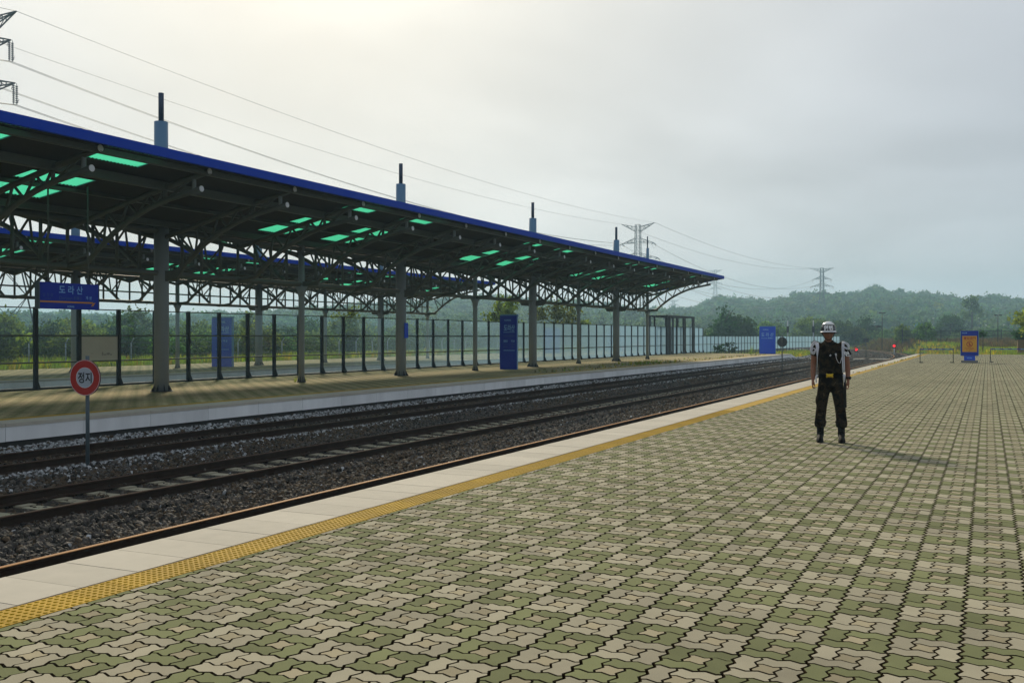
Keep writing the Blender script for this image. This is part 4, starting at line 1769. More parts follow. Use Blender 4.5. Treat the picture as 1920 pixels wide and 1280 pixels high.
k = MB()
k.loft([(0.015, 0.007, 0.985, 0.186, 0.130), (0.015, 0.007, 1.04, 0.186, 0.130)], 32)
belt = k.build("belt", M_BELT, man)
k = MB()
k.ball((0.0, -0.133, 1.012), (0.026, 0.010, 0.026), 16, 8)
for s in (-1, 1):
    for zq in (-1, 1):
        k.tube([(0.0, -0.131, 1.012), (s * 0.05, -0.126, 1.012 + zq * 0.024)], [0.016, 0.010], 8)
    k.tube([(0.0, -0.131, 1.012), (s * 0.046, -0.127, 1.012)], [0.018, 0.014], 8)
k.build("buckle", M_GOLD, belt)

# helmet
hx, hy = -0.02, 0.005
k = MB()
prof = [(1.652, 0.124, 0.150), (1.662, 0.123, 0.149), (1.668, 0.112, 0.135), (1.695, 0.110, 0.131), (1.73, 0.106, 0.126), (1.765, 0.096, 0.113), (1.793, 0.078, 0.091), (1.815, 0.050, 0.058), (1.826, 0.020, 0.022)]
k.loft([(hx, hy - (0.008 if z < 1.667 else 0), z, a, b2) for z, a, b2 in prof], 32, 0)
k.loft([(hx, hy, 1.66, 0.100, 0.122), (hx, hy, 1.70, 0.095, 0.117)], 24, 0, False)
helm = k.build("helmet", M_HELM, man)
k = MB()
k.loft([(hx, hy - 0.006, 1.6665, 0.1185, 0.1435), (hx, hy, 1.677, 0.1135, 0.1365), (hx, hy, 1.684, 0.1130, 0.1350)], 36, 0, False)
k.loft([(hx, hy, 1.776, 0.0925, 0.1085), (hx, hy, 1.795, 0.0795, 0.0925), (hx, hy, 1.8165, 0.0515, 0.0595), (hx, hy, 1.828, 0.021, 0.023)], 36, 0, True)
k.build("white_band", M_HELMW, helm)
tme = text_mesh("헌병", M_HELMW, 0.150, 0.078, 0.05)
for v in tme.vertices:
    a = (v.co.x) / 0.112
    z = 1.729 + v.co.y
    f = np.interp(z, [1.66, 1.695, 1.73, 1.765, 1.793], [0.138, 0.131, 0.126, 0.113, 0.091]) + 0.0025
    fr = f * 0.106 / 0.126
    v.co = (hx + fr * math.sin(a), hy - f * math.cos(a), z)
link("lettering", tme, helm)
k = MB()
k.tube([(hx - 0.094, -0.02, 1.665), (hx - 0.072, -0.05, 1.60), (hx - 0.03, -0.076, 1.556), (hx, -0.080, 1.549), (hx + 0.03, -0.076, 1.556), (hx + 0.072, -0.05, 1.60), (hx + 0.094, -0.02, 1.665)], 0.005, 8)
k.build("chin_strap", M_BELT, helm)
for s in (-1, 1):
    k = MB()
    k.ball((-0.02 + s * 0.032, -0.0885, 1.674), (0.013, 0.006, 0.0045), 12, 8)
    k.build("eye", M_HAIR, man)
    k = MB()
    k.tube([(-0.02 + s * 0.014, -0.098, 1.696), (-0.02 + s * 0.034, -0.097, 1.699), (-0.02 + s * 0.052, -0.086, 1.694)], 0.0035, 6)
    k.build("eyebrow", M_HAIR, man)
k = MB()
k.tube([(-0.044, -0.092, 1.602), (-0.032, -0.0975, 1.604), (-0.02, -0.0985, 1.603), (-0.008, -0.0975, 1.604), (0.004, -0.092, 1.602)], 0.0045, 8)
k.build("mouth", M_LIP, man)

# white cords at both shoulders
k = MB()


def loop(c, rx, rz, y, tilt, r=0.010, a0=0.0, a1=2 * math.pi, bul=0.03):
    pts = []
    for i in range(25):
        t = a0 + (a1 - a0) * i / 24
        x_, z_ = rx * math.cos(t), rz * math.sin(t)
        pts.append((c[0] + x_ * math.cos(tilt) - z_ * math.sin(tilt), y - bul * abs(math.cos(t)) * 0.4, c[1] + x_ * math.sin(tilt) + z_ * math.cos(tilt)))
    k.tube(pts, r, 8)


loop((-0.228, 1.445), 0.042, 0.082, -0.085, -0.28, 0.007)
loop((-0.226, 1.415), 0.030, 0.070, -0.093, -0.18, 0.007)
loop((-0.234, 1.375), 0.024, 0.046, -0.085, -0.10, 0.007)
for dx in (-0.004, 0.012, 0.026):
    k.tube([(-0.196 + dx, -0.075, 1.505), (-0.186 + dx, -0.130, 1.44), (-0.186 + dx * 0.7, -0.142, 1.37), (-0.183 + dx * 0.3, -0.140, 1.30), (-0.180, -0.134, 1.14)], [0.009, 0.008, 0.006, 0.0025, 0.0015], 8)
k.tube([(-0.21, -0.05, 1.522), (-0.262, -0.062, 1.475), (-0.278, -0.075, 1.40), (-0.268, -0.085, 1.335)], 0.012, 8)
k.tube([(-0.175, -0.130, 1.02), (-0.200, -0.12, 0.98), (-0.192, -0.12, 0.90)], 0.012, 8)
k.build("shoulder_cord", M_CORD, man)
k = MB()
loop((0.232, 1.470), 0.052, 0.034, -0.080, -0.62, 0.007)
loop((0.228, 1.455), 0.064, 0.028, -0.088, -0.75, 0.007)
for dx in (0.0, 0.022):
    k.tube([(0.182 + dx, -0.06, 1.525), (0.178 + dx, -0.125, 1.44), (0.182 + dx, -0.145, 1.30), (0.186 + dx, -0.140, 1.15), (0.192 + dx * 0.6, -0.130, 1.06)], [0.007, 0.008, 0.008, 0.009, 0.013], 8)
k.tube([(0.205, -0.118, 1.03), (0.208, -0.112, 0.985), (0.204, -0.110, 0.915)], [0.020, 0.016, 0.010], 8)
k.build("shoulder_cord", M_CORD, man)
# brassard with one letter
k = MB()
a0, a1 = Vector(ARM[1][0]), Vector(ARM[1][1])
p0, p1 = a0.lerp(a1, 0.52), a0.lerp(a1, 1.03)
k.tube([tuple(p0), tuple(p1)], [0.082, 0.086], 24)
br_ = k.build("brassard", M_BELT, man)
tme = text_mesh("헌", M_HELMW, 0.085, 0.082, 0.045)
d = (p1 - p0).normalized()
mid = p0.lerp(p1, 0.52)
for v in tme.vertices:
    a = v.co.x / 0.085 + 0.30
    c = mid - d * v.co.y
    v.co = (c.x + 0.0885 * math.sin(a), c.y - 0.0885 * math.cos(a), c.z)
link("lettering", tme, br_)
# watch, baton, chain, whistle
k = MB()
wx, wy, wz = ARM[1][-1]
k.tube([(wx, wy + 0.002, wz + 0.035), (wx, wy, wz + 0.010)], 0.035, 18)
k.disc((wx + 0.030, wy - 0.022, wz + 0.022), (0.8, -0.6, 0), 0.022, 0.012, 18)
k.build("watch", M_BLACK, man)
k = MB()
k.tube([(0.213, -0.075, 1.01), (0.219, -0.080, 0.86), (0.226, -0.085, 0.53)], [0.017, 0.019, 0.020], 12)
k.build("baton", M_BLACK, man)
k = MB()
k.tube([(0.085, -0.148, 1.335), (0.095, -0.152, 1.27), (0.125, -0.150, 1.205), (0.150, -0.146, 1.20), (0.178, -0.143, 1.30)], 0.0045, 6)
k.tube([(0.085, -0.150, 1.345), (0.092, -0.152, 1.31)], 0.012, 8)
k.tube([(0.0, -0.143, 1.305), (0.018, -0.145, 1.325)], 0.010, 8)
k.build("chain", M_SILV, man)

# ================================================================== BACKGROUND
CAMR = np.array([[0.90563783, -0.00209241, -0.42404686], [0.42405203, 0.00446871, 0.9056268], [0, 0.99998783, -0.00493432]])


def far_point(u, depth):
    """ground position on the sight line through photo column u, at a distance along the view"""
    d = CAMR @ np.array([(u - 960) / 1905, 0, 1.0])
    return d[0] * depth, d[1] * depth


# ---- instancing for what nobody could count
def instancer(name, pts, rots, scls, idx, protos):
    pts = np.asarray(pts, np.float32)
    me = bpy.data.meshes.new(name)
    me.vertices.add(len(pts))
    me.vertices.foreach_set("co", pts.reshape(-1))
    for an, ty, arr, key in (("rot", 'FLOAT_VECTOR', rots, "vector"), ("scl", 'FLOAT_VECTOR', scls, "vector")):
        a = me.attributes.new(an, ty, 'POINT')
        a.data.foreach_set(key, np.asarray(arr, np.float32).reshape(-1))
    a = me.attributes.new("idx", 'INT', 'POINT')
    a.data.foreach_set("value", np.asarray(idx, np.int32))
    me.update()
    o = link(name, me)
    col = bpy.data.collections.new(name + "_shapes")
    for i, pm in enumerate(protos):
        po = bpy.data.objects.new("%s_shape_%02d" % (name, i), pm)
        col.objects.link(po)
    ng = bpy.data.node_groups.new(name + "_scatter", 'GeometryNodeTree')
    ng.interface.new_socket("Geometry", in_out='INPUT', socket_type='NodeSocketGeometry')
    ng.interface.new_socket("Geometry", in_out='OUTPUT', socket_type='NodeSocketGeometry')
    N, L = ng.nodes, ng.links
    gi, go = N.new("NodeGroupInput"), N.new("NodeGroupOutput")
    ip = N.new("GeometryNodeInstanceOnPoints")
    ci = N.new("GeometryNodeCollectionInfo")
    ci.inputs["Collection"].default_value = col
    ci.inputs["Separate Children"].default_value = True
    ci.inputs["Reset Children"].default_value = True
    L.new(gi.outputs[0], ip.inputs["Points"])
    L.new(ci.outputs[0], ip.inputs["Instance"])
    ip.inputs["Pick Instance"].default_value = True

    def na(an, ty):
        n = N.new("GeometryNodeInputNamedAttribute")
        n.data_type = ty
        n.inputs["Name"].default_value = an
        return n.outputs["Attribute"]
    L.new(na("idx", 'INT'), ip.inputs["Instance Index"])
    e = N.new("FunctionNodeEulerToRotation")
    L.new(na("rot", 'FLOAT_VECTOR'), e.inputs[0])
    L.new(e.outputs[0], ip.inputs["Rotation"])
    L.new(na("scl", 'FLOAT_VECTOR'), ip.inputs["Scale"])
    L.new(ip.outputs[0], go.inputs[0])
    md = o.modifiers.new("scatter", 'NODES')
    md.node_group = ng
    tag(o, kind='stuff')
    return o


# ---- leaves
def leaf_quads(C, size, up=0.35, r=None):
    """C (n,3) leaf centres -> quads of leaf clumps"""
    r = r or rng
    n = len(C)
    nrm = r.normal(size=(n, 3))
    nrm[:, 2] += up * 2
    nrm /= np.linalg.norm(nrm, axis=1)[:, None]
    t = r.normal(size=(n, 3))
    a = np.cross(nrm, t)
    a /= np.linalg.norm(a, axis=1)[:, None]
    b = np.cross(nrm, a)
    s = size * r.uniform(0.6, 1.35, n)[:, None]
    a, b = a * s, b * s * 0.62
    return np.stack([C - a - b * 0.25, C - b, C + a + b * 0.2, C + b], axis=1)


def crown_mesh(name, m, n_clump, n_leaf, rx, rz, zc, leaf, seed, shape='round', clump=0.28):
    r = np.random.default_rng(seed)
    cs = []
    while len(cs) < n_clump:
        p = r.uniform(-1, 1, 3)
        d = np.linalg.norm(p)
        if d > 1 or d < 0.35:
            continue
        if shape == 'cone' and math.hypot(p[0], p[1]) > (1 - p[2]) * 0.55 + 0.12:
            continue
        if shape == 'round' and p[2] < -0.75:
            continue
        cs.append(p)
    cs = np.array(cs)
    ct = r.random(n_clump)
    C = cs[:, None, :] * np.array([rx, rx, rz]) + np.array([0, 0, zc]) + r.normal(size=(n_clump, n_leaf, 3)) * np.array([rx, rx, rz * 0.75]) * clump * 0.6 * r.uniform(0.6, 1.3, n_clump)[:, None, None]
    tone = np.clip(0.5 + (ct[:, None] - 0.5) * 0.9 + r.normal(size=(n_clump, n_leaf)) * 0.18, 0, 1)
    C = C.reshape(-1, 3)
    return quads_mesh(name, leaf_quads(C, leaf, r=r), m, None, tone.reshape(-1))


def trunk_mesh(h, r0, seed, spread, zc):
    r = random.Random(seed)
    mb = MB()
    pts = [(0, 0, 0), (r.uniform(-.1, .1) * h * 0.2, r.uniform(-.1, .1) * h * 0.2, h * 0.35), (r.uniform(-.1, .1) * h * 0.3, r.uniform(-.1, .1) * h * 0.3, h * 0.8)]
    mb.tube(pts, [r0, r0 * 0.75, r0 * 0.3], 8)
    for k in range(6):
        t = r.uniform(0.3, 0.8)
        p = Vector(pts[1]).lerp(Vector(pts[2]), (t - 0.3) / 0.5)
        a = r.uniform(0, 6.28)
        q = p + Vector((math.cos(a) * spread * 0.7, math.sin(a) * spread * 0.7, h * r.uniform(0.1, 0.3)))
        mid = p.lerp(q, 0.5) + Vector((0, 0, -0.05 * h))
        mb.tube([p, mid, q], [r0 * 0.4, r0 * 0.28, r0 * 0.1], 6)
    return mb.mesh("trunk", M_BARK)


def tree(name, label, u, depth, z0, h, w, m, seed, shape='round', clumps=46, leaves=46, leaf=None, group=None, cat="tree", low=0.22, xy=None):
    x, y = xy if xy else far_point(u, depth)
    t = thing(name, label, cat, (x, y, z0), 0, group)
    rz = h * (1 - low) / 2
    zc = h - rz
    link("trunk", trunk_mesh(h, 0.03 * h + 0.02, seed, w / 2, zc), t)
    link("crown", crown_mesh("crown", m, clumps, leaves, w / 2, rz, zc, leaf or 0.035 * max(h, 4), seed, shape), t)
    return t


tree("broadleaf_tree", "bright green tree rising over the glass barrier behind the dark blue totem", 944, 114, -0.6, 7.0, 3.6, M_LEAF_B, 11, clumps=30, leaf=0.22, low=0.15)
tree("broadleaf_tree", "wide bright green tree over the barrier, right of the tall blue totem", 1042, 126, -0.6, 6.5, 5.4, M_LEAF_B, 12, clumps=42, leaf=0.22, low=0.12)
tree("bush", "low bright bush over the barrier between two thin canopy columns", 1097, 135, -0.6, 4.1, 3.2, M_LEAF_B, 13, clumps=24, leaf=0.2, cat="bush", low=0.05)
tree("bush", "low green bush over the barrier just left of a thick canopy column", 1133, 140, -0.6, 3.6, 3.4, M_LEAF, 14, clumps=24, leaf=0.2, cat="bush", low=0.05)
tree("broadleaf_tree", "tall dark green tree right of the open steel frame", 1357, 185, -0.8, 7.3, 6.2, M_LEAF_D, 15, 'cone', 70, 60, 0.26, low=0.05)
tree("broadleaf_tree", "shorter dark green tree touching the tall one right of the steel frame", 1384, 188, -0.8, 6.0, 6.4, M_LEAF_D, 16, 'round', 60, 60, 0.26, low=0.05)
tree("broadleaf_tree", "rounded green tree behind the wide blue sign at the platform end", 1447, 230, -0.8, 5.6, 7.0, M_LEAF, 17, clumps=60, leaf=0.28, low=0.08)
tree("broadleaf_tree", "leafy tree directly behind the soldier's helmet on the left", 1527, 225, -0.8, 6.6, 8.0, M_LEAF, 18, clumps=64, leaf=0.28, low=0.08)
tree("broadleaf_tree", "leafy tree just right of the soldier's helmet", 1577, 232, -0.8, 6.0, 5.0, M_LEAF_D, 19, clumps=46, leaf=0.28, low=0.08)
tree("broadleaf_tree", "large dark conical tree right of the soldier, left of the lamp post", 1626, 240, -0.8, 6.9, 8.0, M_LEAF_D, 20, 'cone', 76, 64, 0.28, low=0.05)
tree("broadleaf_tree", "lighter green low tree left of the large dark conical tree", 1603, 228, -0.8, 4.6, 5.0, M_LEAF, 21, clumps=40, leaf=0.26, low=0.05)
tree("bush", "green bush growing over the dark fence right of the lamp post", 1735, 168, 0.1, 3.9, 3.4, M_LEAF, 22, clumps=40, leaf=0.2, cat="bush", low=0.03)
tree("bush", "leafy bush at the left end of the dark fence", 1692, 172, 0.1, 3.4, 2.4, M_LEAF, 23, clumps=30, leaf=0.2, cat="bush", low=0.03)
tree("broadleaf_tree", "near tree with bright leaves hanging into the right edge of the photo", 1962, 94, -0.4, 5.0, 5.0, M_LEAF_B, 24, clumps=60, leaf=0.17, low=0.35)
tree("broadleaf_tree", "dark tree standing behind the orange notice", 1782, 260, 0.0, 6.8, 7.0, M_LEAF_D, 25, clumps=60, leaf=0.3, low=0.06)
tree("broadleaf_tree", "broken tall tree on the skyline right of the orange notice", 1822, 330, 4.0, 10.5, 6.5, M_LEAF_D, 26, clumps=26, leaf=0.40, low=0.2)

# clipped round shrubs
x_, y_ = far_point(1843, 112)
t = thing("round_topiary", "small clipped round shrub on a thin stem right of the orange notice", "shrub", (x_, y_, -0.3))
mb = MB()
mb.tube([(0, 0, 0), (0, 0, 2.0)], [0.06, 0.045], 8)
mb.build("stem", M_BARK, t)
link("crown", crown_mesh("crown", M_LEAF_D, 30, 60, 0.42, 0.40, 2.15, 0.06, 31), t)
x_, y_ = far_point(1922, 98)
t = thing("planter_shrub", "dark round shrub in a tan wooden planter at the right edge", "shrub", (x_, y_, -0.3))
for k in range(7):
    mb = MB()
    mb.box(-0.66 + k * 0.19, -0.66 + k * 0.19 + 0.18, -0.6, -0.56, 0.0, 1.6)
    mb.build("plank", M_WOOD, t)
mb = MB()
mb.box(-0.66, 0.66, -0.555, 0.6, 0, 1.55)
mb.build("tub", M_WOOD, t)
link("crown", crown_mesh("crown", M_LEAF_D, 50, 70, 1.0, 0.62, 2.1, 0.09, 32), t)

# ---- shrubs beyond the outer platform
thicket_shapes = [crown_mesh("thicket_crown", [M_LEAF_D, M_LEAF, M_LEAF_B, M_LEAF_D, M_LEAF][k], 44, 42, 1.6, 1.5, 1.55, 0.13, 50 + k) for k in range(5)]
ny_ = 150
ty_ = rng.uniform(26, 140, ny_)
tx2 = -53.5 - 15 * rng.random(ny_)
ts_ = rng.uniform(0.6, 1.2, ny_)


for k, (u, dp, h, w, m_, lab) in enumerate(((255, 112, 5.0, 5.5, M_LEAF, "taller rounded tree behind the barrier left of the first thick column"),
                                          (135, 105, 3.9, 5.0, M_LEAF_B, "bright topped tree below the hanging station board"),
                                          (655, 120, 5.6, 5.0, M_LEAF_B, "bright tree behind the barrier left of the third column"),
                                          (470, 130, 5.0, 2.4, M_LEAF, "narrow upright tree behind the barrier right of the blue outer totem"),
                                          (860, 135, 3.6, 5.0, M_LEAF, "low spreading tree behind the barrier left of the thin column"))):
    tree("broadleaf_tree", lab, u, dp, -0.5, h, w, m_, 70 + k, clumps=44, leaf=0.19, low=0.05)

instancer("shrub_thicket", np.c_[tx2, ty_, np.full(ny_, -0.5)], np.c_[np.zeros(ny_), np.zeros(ny_), rng.uniform(0, 6.28, ny_)], np.c_[ts_, ts_, ts_ * rng.uniform(0.85, 1.1, ny_)], rng.choice([0, 0, 1, 1, 2, 3, 4], ny_), thicket_shapes)
# wire fence with pale posts behind the outer platform
wf = thing("wire_fence", "wire fence with pale posts along the shrubs behind the outer platform", "fence", (-50.5, 26, -0.5))
fp = MB()
fp.tube([(0, 0, 0), (0, 0, 1.7)], 0.045, 6)
fp.tube([(0, 0, 1.68), (0.22, 0, 1.98)], 0.03, 6)
fpm = fp.mesh("post", M_SIGNW)
for k in range(36):
    link("post", fpm, wf, (0, k * 2.6, 0))
for zq in (0.4, 0.9, 1.4, 1.7):
    mb = MB()
    mb.tube([(0.05, 0, zq), (0.05, 35 * 2.6, zq)], 0.012, 4)
    mb.build("wire", M_PYLON, wf)

# dark fence across the field
df = thing("dark_fence", "long dark mesh fence at the far edge of the grass field", "fence", (-13, 182, 0.25))
mb = MB()
for k in range(300):
    mb.box(k * 0.16 - 0.025, k * 0.16 + 0.025, -0.01, 0.01, 0.05, 2.3)
for zq in (0.1, 0.8, 1.5, 2.25):
    mb.box(0, 48, 0.012, 0.04, zq - 0.04, zq + 0.04)
tag(mb.build("fence_bars", M_MESH, df), kind='stuff')
dpm = MB()
dpm.box(-0.07, 0.07, 0.045, 0.18, -0.3, 2.5)
dpm = dpm.mesh("post", M_MESH)
for k in range(17):
    link("post", dpm, df, (k * 3.0, 0, 0))
# ---- lamp posts and signal masts


def lamp(u, depth, z0, ztop, label, heads, m=M_LAMPP, group="lamp posts", white=False, r=0.075):
    x, y = far_point(u, depth)
    t = thing("lamp_post", label, "lamp post", (x, y, z0), R(25), group)
    h = ztop - z0
    mb = MB()
    mb.tube([(0, 0, 0), (0, 0, h * 0.5), (0, 0, h)], [r, r * 0.8, r * 0.6], 8)
    mb.build("pole", m, t)
    for hx_ in heads:
        mb = MB()
        mb.hexa([(hx_ - 0.24, -0.14, h + 0.0), (hx_ + 0.24, -0.14, h + 0.0), (hx_ + 0.24, 0.14, h + 0.0), (hx_ - 0.24, 0.14, h + 0.0),
                 (hx_ - 0.20, -0.10, h + 0.14), (hx_ + 0.20, -0.10, h + 0.14), (hx_ + 0.20, 0.10, h + 0.14), (hx_ - 0.20, 0.10, h + 0.14)])
        mb.build("lamp_head", M_LAMPW if white else m, t)
    return t


lp_ = lamp(1654, 150, -0.3, 5.0, "dark lamp post with flat heads standing in the yellow-green grass", (-0.25, 0.24))
mb = MB()
mb.box(-0.9, -0.3, -0.2, 0.2, 3.2, 3.5)
mb.build("camera_box", M_LAMPP, lp_)
lamp(1871, 142, 0.0, 4.5, "dark lamp post with two heads right of the orange notice", (-0.3, 0.3))
lamp(1459, 170, -0.8, 4.2, "thin lamp post with flat head above the wide blue sign", (-0.22, 0.22), r=0.05)
lamp(1687, 215, 0, 5.3, "thin distant lamp post right of the dark lamp post", (0,), r=0.06)
for u, dp, y_, lab in ((1750, 300, 597, "pale street lamp far off, right of the road sign board and highest of its cluster"),
                       (1762, 290, 613, "pale street lamp far off, lowest of the cluster left of the orange notice"),
                       (1747, 310, 609, "pale street lamp far off, middle of the cluster left of the orange notice"),
                       (1849, 320, 610, "pale street lamp far off, directly above the clipped round shrub"),
                       (1836, 330, 596, "tall pale street lamp far off, between the notice and the clipped shrub"),
                       (1883, 300, 609, "pale street lamp far off, right of the two-headed dark lamp post"),
                       (1792, 320, 590, "tall pale street lamp far off, just left above the orange notice"),
                       (1640, 330, 604, "pale street lamp far off, between the conical tree and the dark lamp post"),
                       (1593, 330, 603, "pale street lamp far off, right above the soldier's shoulder")):
    lamp(u, dp, 0, 1.6 + (630.6 - y_) / 1905 * dp, lab, (0,), M_POLE, "distant street lamps", True, 0.09)
for u, dp, lab in ((1477, 160, "railway signal mast with black head left of the soldier"), (1525, 158, "railway signal mast with black head close to the soldier's helmet")):
    x, y = far_point(u, dp)
    t = thing("signal_mast", lab, "signal", (x, y, -0.9), R(10), "signal masts behind the barrier")
    mb = MB()
    mb.tube([(0, 0, 0), (0, 0, 5.0)], 0.075, 8)
    mb.build("pole", M_SIGNW, t)
    link("head", rbox(-0.2, 0.2, -0.24, -0.08, 3.1, 4.1, 0.04, M_BLACK, "head"), t)
x, y = far_point(1726, 215)
t = thing("road_gantry_sign", "bluish road sign board on two posts far behind the dark fence", "sign", (x, y, 0))
link("board", rbox(-1.15, 1.15, -0.05, 0.05, 3.4, 4.4, 0.02, M_SIGN_SIDE, "board"), t)
for s in (-1, 1):
    mb = MB()
    mb.tube([(s * 0.95, 0.10, 0), (s * 0.95, 0.10, 4.4)], 0.07, 8)
    mb.build("post", M_POLE, t)

# ---- hills
SIL = [(-3000, 596), (-1400, 588), (-400, 592), (0, 598), (100, 594), (250, 597), (400, 593), (500, 592), (560, 584), (640, 578), (700, 574), (850, 566), (950, 562), (1100, 572), (1200, 583), (1290, 584), (1330, 570), (1360, 560),
       (1400, 565), (1440, 571), (1500, 555), (1560, 558), (1620, 552), (1640, 544), (1700, 553), (1760, 556), (1800, 566), (1870, 562), (1960, 570), (2300, 578), (3200, 585), (6000, 592)]
SU, SV = np.array([s[0] for s in SIL], float), np.array([s[1] for s in SIL], float)


def hill_h(az, rr):
    """az: angle left(-)/right(+) of the view axis; rr: distance from the camera"""
    u = 960 + 1905 * np.tan(np.clip(az, -1.35, 1.35))
    v = np.interp(u, SU, SV)
    Rg = 900.0
    top = 1.6 + (630.6 - v) / 1905 * Rg * np.cos(az) - 9.5
    top = np.maximum(top, 2.0)
    t = np.clip((rr - 400) / 480.0, 0, 1)
    t = t * t * (3 - 2 * t)
    wob = 2.2 * np.sin(az * 23 + rr * 0.011) + 1.6 * np.sin(az * 51 - rr * 0.019)
    back = np.clip((rr - 960) / 240.0, 0, 1)
    return -1.2 + (top + 1.2) * t * (1 - back * 0.8) + wob * t * (1 - t) * 2.0


azs, rrs = np.linspace(R(-75), R(75), 190), np.linspace(395, 1150, 34)
hv, hf = [], []
YAW = R(25.09)


def polar(az, rr):
    th = YAW - az          # counter-clockwise from +Y
    return -math.sin(th) * rr, math.cos(th) * rr


for r_ in rrs:
    for a in azs:
        x, y = polar(a, r_)
        hv.append((x, y, float(hill_h(a, r_))))
na_ = len(azs)
for j in range(len(rrs) - 1):
    for i in range(na_ - 1):
        hf.append((j * na_ + i, j * na_ + i + 1, (j + 1) * na_ + i + 1, (j + 1) * na_ + i))
hm = bpy.data.meshes.new("hills")
hm.from_pydata(hv, [], hf)
hm.materials.append(M_HILL)
for p in hm.polygons:
    p.use_smooth = True
tag(link("hills", hm), kind='structure')

forest = []
for k in range(6):
    forest.append(crown_mesh("forest_crown", [M_LEAF_H, M_LEAF_H, M_LEAF, M_LEAF_D, M_LEAF_H, M_LEAF][k], 26, 16, 0.5, 0.45, 0.42, 0.075, 200 + k, ['round', 'round', 'round', 'cone', 'round', 'round'][k]))
NF = 13000
az_ = rng.uniform(R(-46), R(44), NF)
rr_ = np.sqrt(rng.uniform(420 ** 2, 985 ** 2, NF))
hz = hill_h(az_, rr_)
th = YAW - az_
fp_ = np.c_[-np.sin(th) * rr_, np.cos(th) * rr_, hz - 0.5]
sc_ = rng.uniform(8.0, 14.0, NF)
instancer("hill_forest", fp_, np.c_[np.zeros(NF), np.zeros(NF), rng.uniform(0, 6.28, NF)], np.c_[sc_, sc_, sc_ * rng.uniform(0.75, 1.1, NF)], rng.integers(0, 6, NF), forest)

# belt of trees and scrub on the plain
NB = 5200
az_ = rng.uniform(R(-46), R(36), NB)
rr_ = np.sqrt(rng.uniform(150 ** 2, 430 ** 2, NB))
th = YAW - az_
bx, by = -np.sin(th) * rr_, np.cos(th) * rr_
tx_ = np.array([track_x(v) for v in by])
ok = ~((bx > tx_ - 14) & (bx < 40) & (by < 232)) & ~((np.abs(bx - tx_) < 14) & (by < 330)) & ~((bx > -50) & (by < 130)) & ~((bx > -48) & (bx < tx_) & (by < 185))
bx, by, rr_ = bx[ok], by[ok], rr_[ok]
n = len(bx)
sc_ = rng.uniform(2.6, 5.4, n) * (0.85 + 0.3 * (rr_ > 300)) * np.where(bx > -60, 1.0, 1.1)
instancer("tree_belt", np.c_[bx, by, np.full(n, -1.0)], np.c_[np.zeros(n), np.zeros(n), rng.uniform(0, 6.28, n)], np.c_[sc_ * 1.15, sc_ * 1.15, sc_], rng.integers(0, 6, n), forest)


# ---- grass and weeds
def tuft_mesh(m, seed, n=14, h=1.0, spread=0.35, w=0.03, lean=0.5):
    r = np.random.default_rng(seed)
    a = r.uniform(0, 6.28, n)
    base = np.c_[np.cos(a), np.sin(a), np.zeros(n)] * (spread * r.random(n))[:, None]
    hh = h * r.uniform(0.5, 1.0, n)
    tip = base + np.c_[np.cos(a) * lean * hh * r.random(n), np.sin(a) * lean * hh * r.random(n), hh]
    side = np.c_[-np.sin(a), np.cos(a), np.zeros(n)] * w
    V = np.stack([base - side, base + side, tip + side * 0.25, tip - side * 0.25], axis=1)
    return quads_mesh("tuft", V, m, None, r.random(n))


tufts = [tuft_mesh(M_GRASS, 301), tuft_mesh(M_GRASS, 302), tuft_mesh(M_GRASSY, 303), tuft_mesh(M_GRASSR, 304, n=18, lean=0.3), tuft_mesh(M_LEAF_B, 305)]


def scatter_grass(name, x, y, z, s, idx):
    n = len(x)
    instancer(name, np.c_[x, y, z], np.c_[np.zeros(n), np.zeros(n), rng.uniform(0, 6.28, n)], np.c_[s * 1.3, s * 1.3, s], idx, tufts)


n = 17000
gx_, gy_ = rng.uniform(-30, 26, n), 100.5 + 105 * rng.random(n) ** 1.4
tx_ = np.array([track_x(v) for v in gy_])
ok = (gx_ > tx_ + 5.2 + 1.2 * np.sin(gy_ * 0.4))
gx_, gy_ = gx_[ok], gy_[ok]
gz_ = np.array([field_z(a, b) for a, b in zip(gx_, gy_)]) - 0.03
near_edge = gx_ < np.array([track_x(v) for v in gy_]) + 10
patch = np.sin(gx_ * 0.35 + 1.0) + np.sin(gy_ * 0.11) + rng.normal(0, 0.5, len(gx_))
gi_ = np.where((gy_ > 140) & (patch > 0.0), 3, np.where(near_edge & (rng.random(len(gx_)) < 0.28), 2, rng.integers(0, 2, len(gx_))))
gs_ = np.where(gi_ == 3, 0.75, np.where(gi_ == 2, 0.5, 0.42)) * rng.uniform(0.6, 1.3, len(gx_))
scatter_grass("field_grass", gx_, gy_, gz_, gs_, gi_)
n = 5200
gx_ = -47.7 - 14 * rng.random(n) ** 1.6
gy_ = rng.uniform(24, 135, n)
scatter_grass("meadow_grass", gx_, gy_, np.full(n, -0.5), rng.uniform(0.35, 0.95, n), rng.choice([0, 1, 1, 0, 4, 4, 2], n))
# grass between the far platform's end and the curve
n = 2600
gx_ = rng.uniform(-27, -19.5, n)
gy_ = rng.uniform(106, 175, n)
ok = gx_ < np.array([track_x(v) for v in gy_]) - 9.5
gx_, gy_ = gx_[ok], gy_[ok]
scatter_grass("trackside_grass", gx_, gy_, np.full(len(gx_), -1.0), rng.uniform(0.35, 0.75, len(gx_)), rng.choice([0, 1, 0, 2], len(gx_)))
grid_sheet("trackside_ground", -27.3, -18.8, 106, 190, 2, 10, lambda x, y: -0.93, M_GROUND)
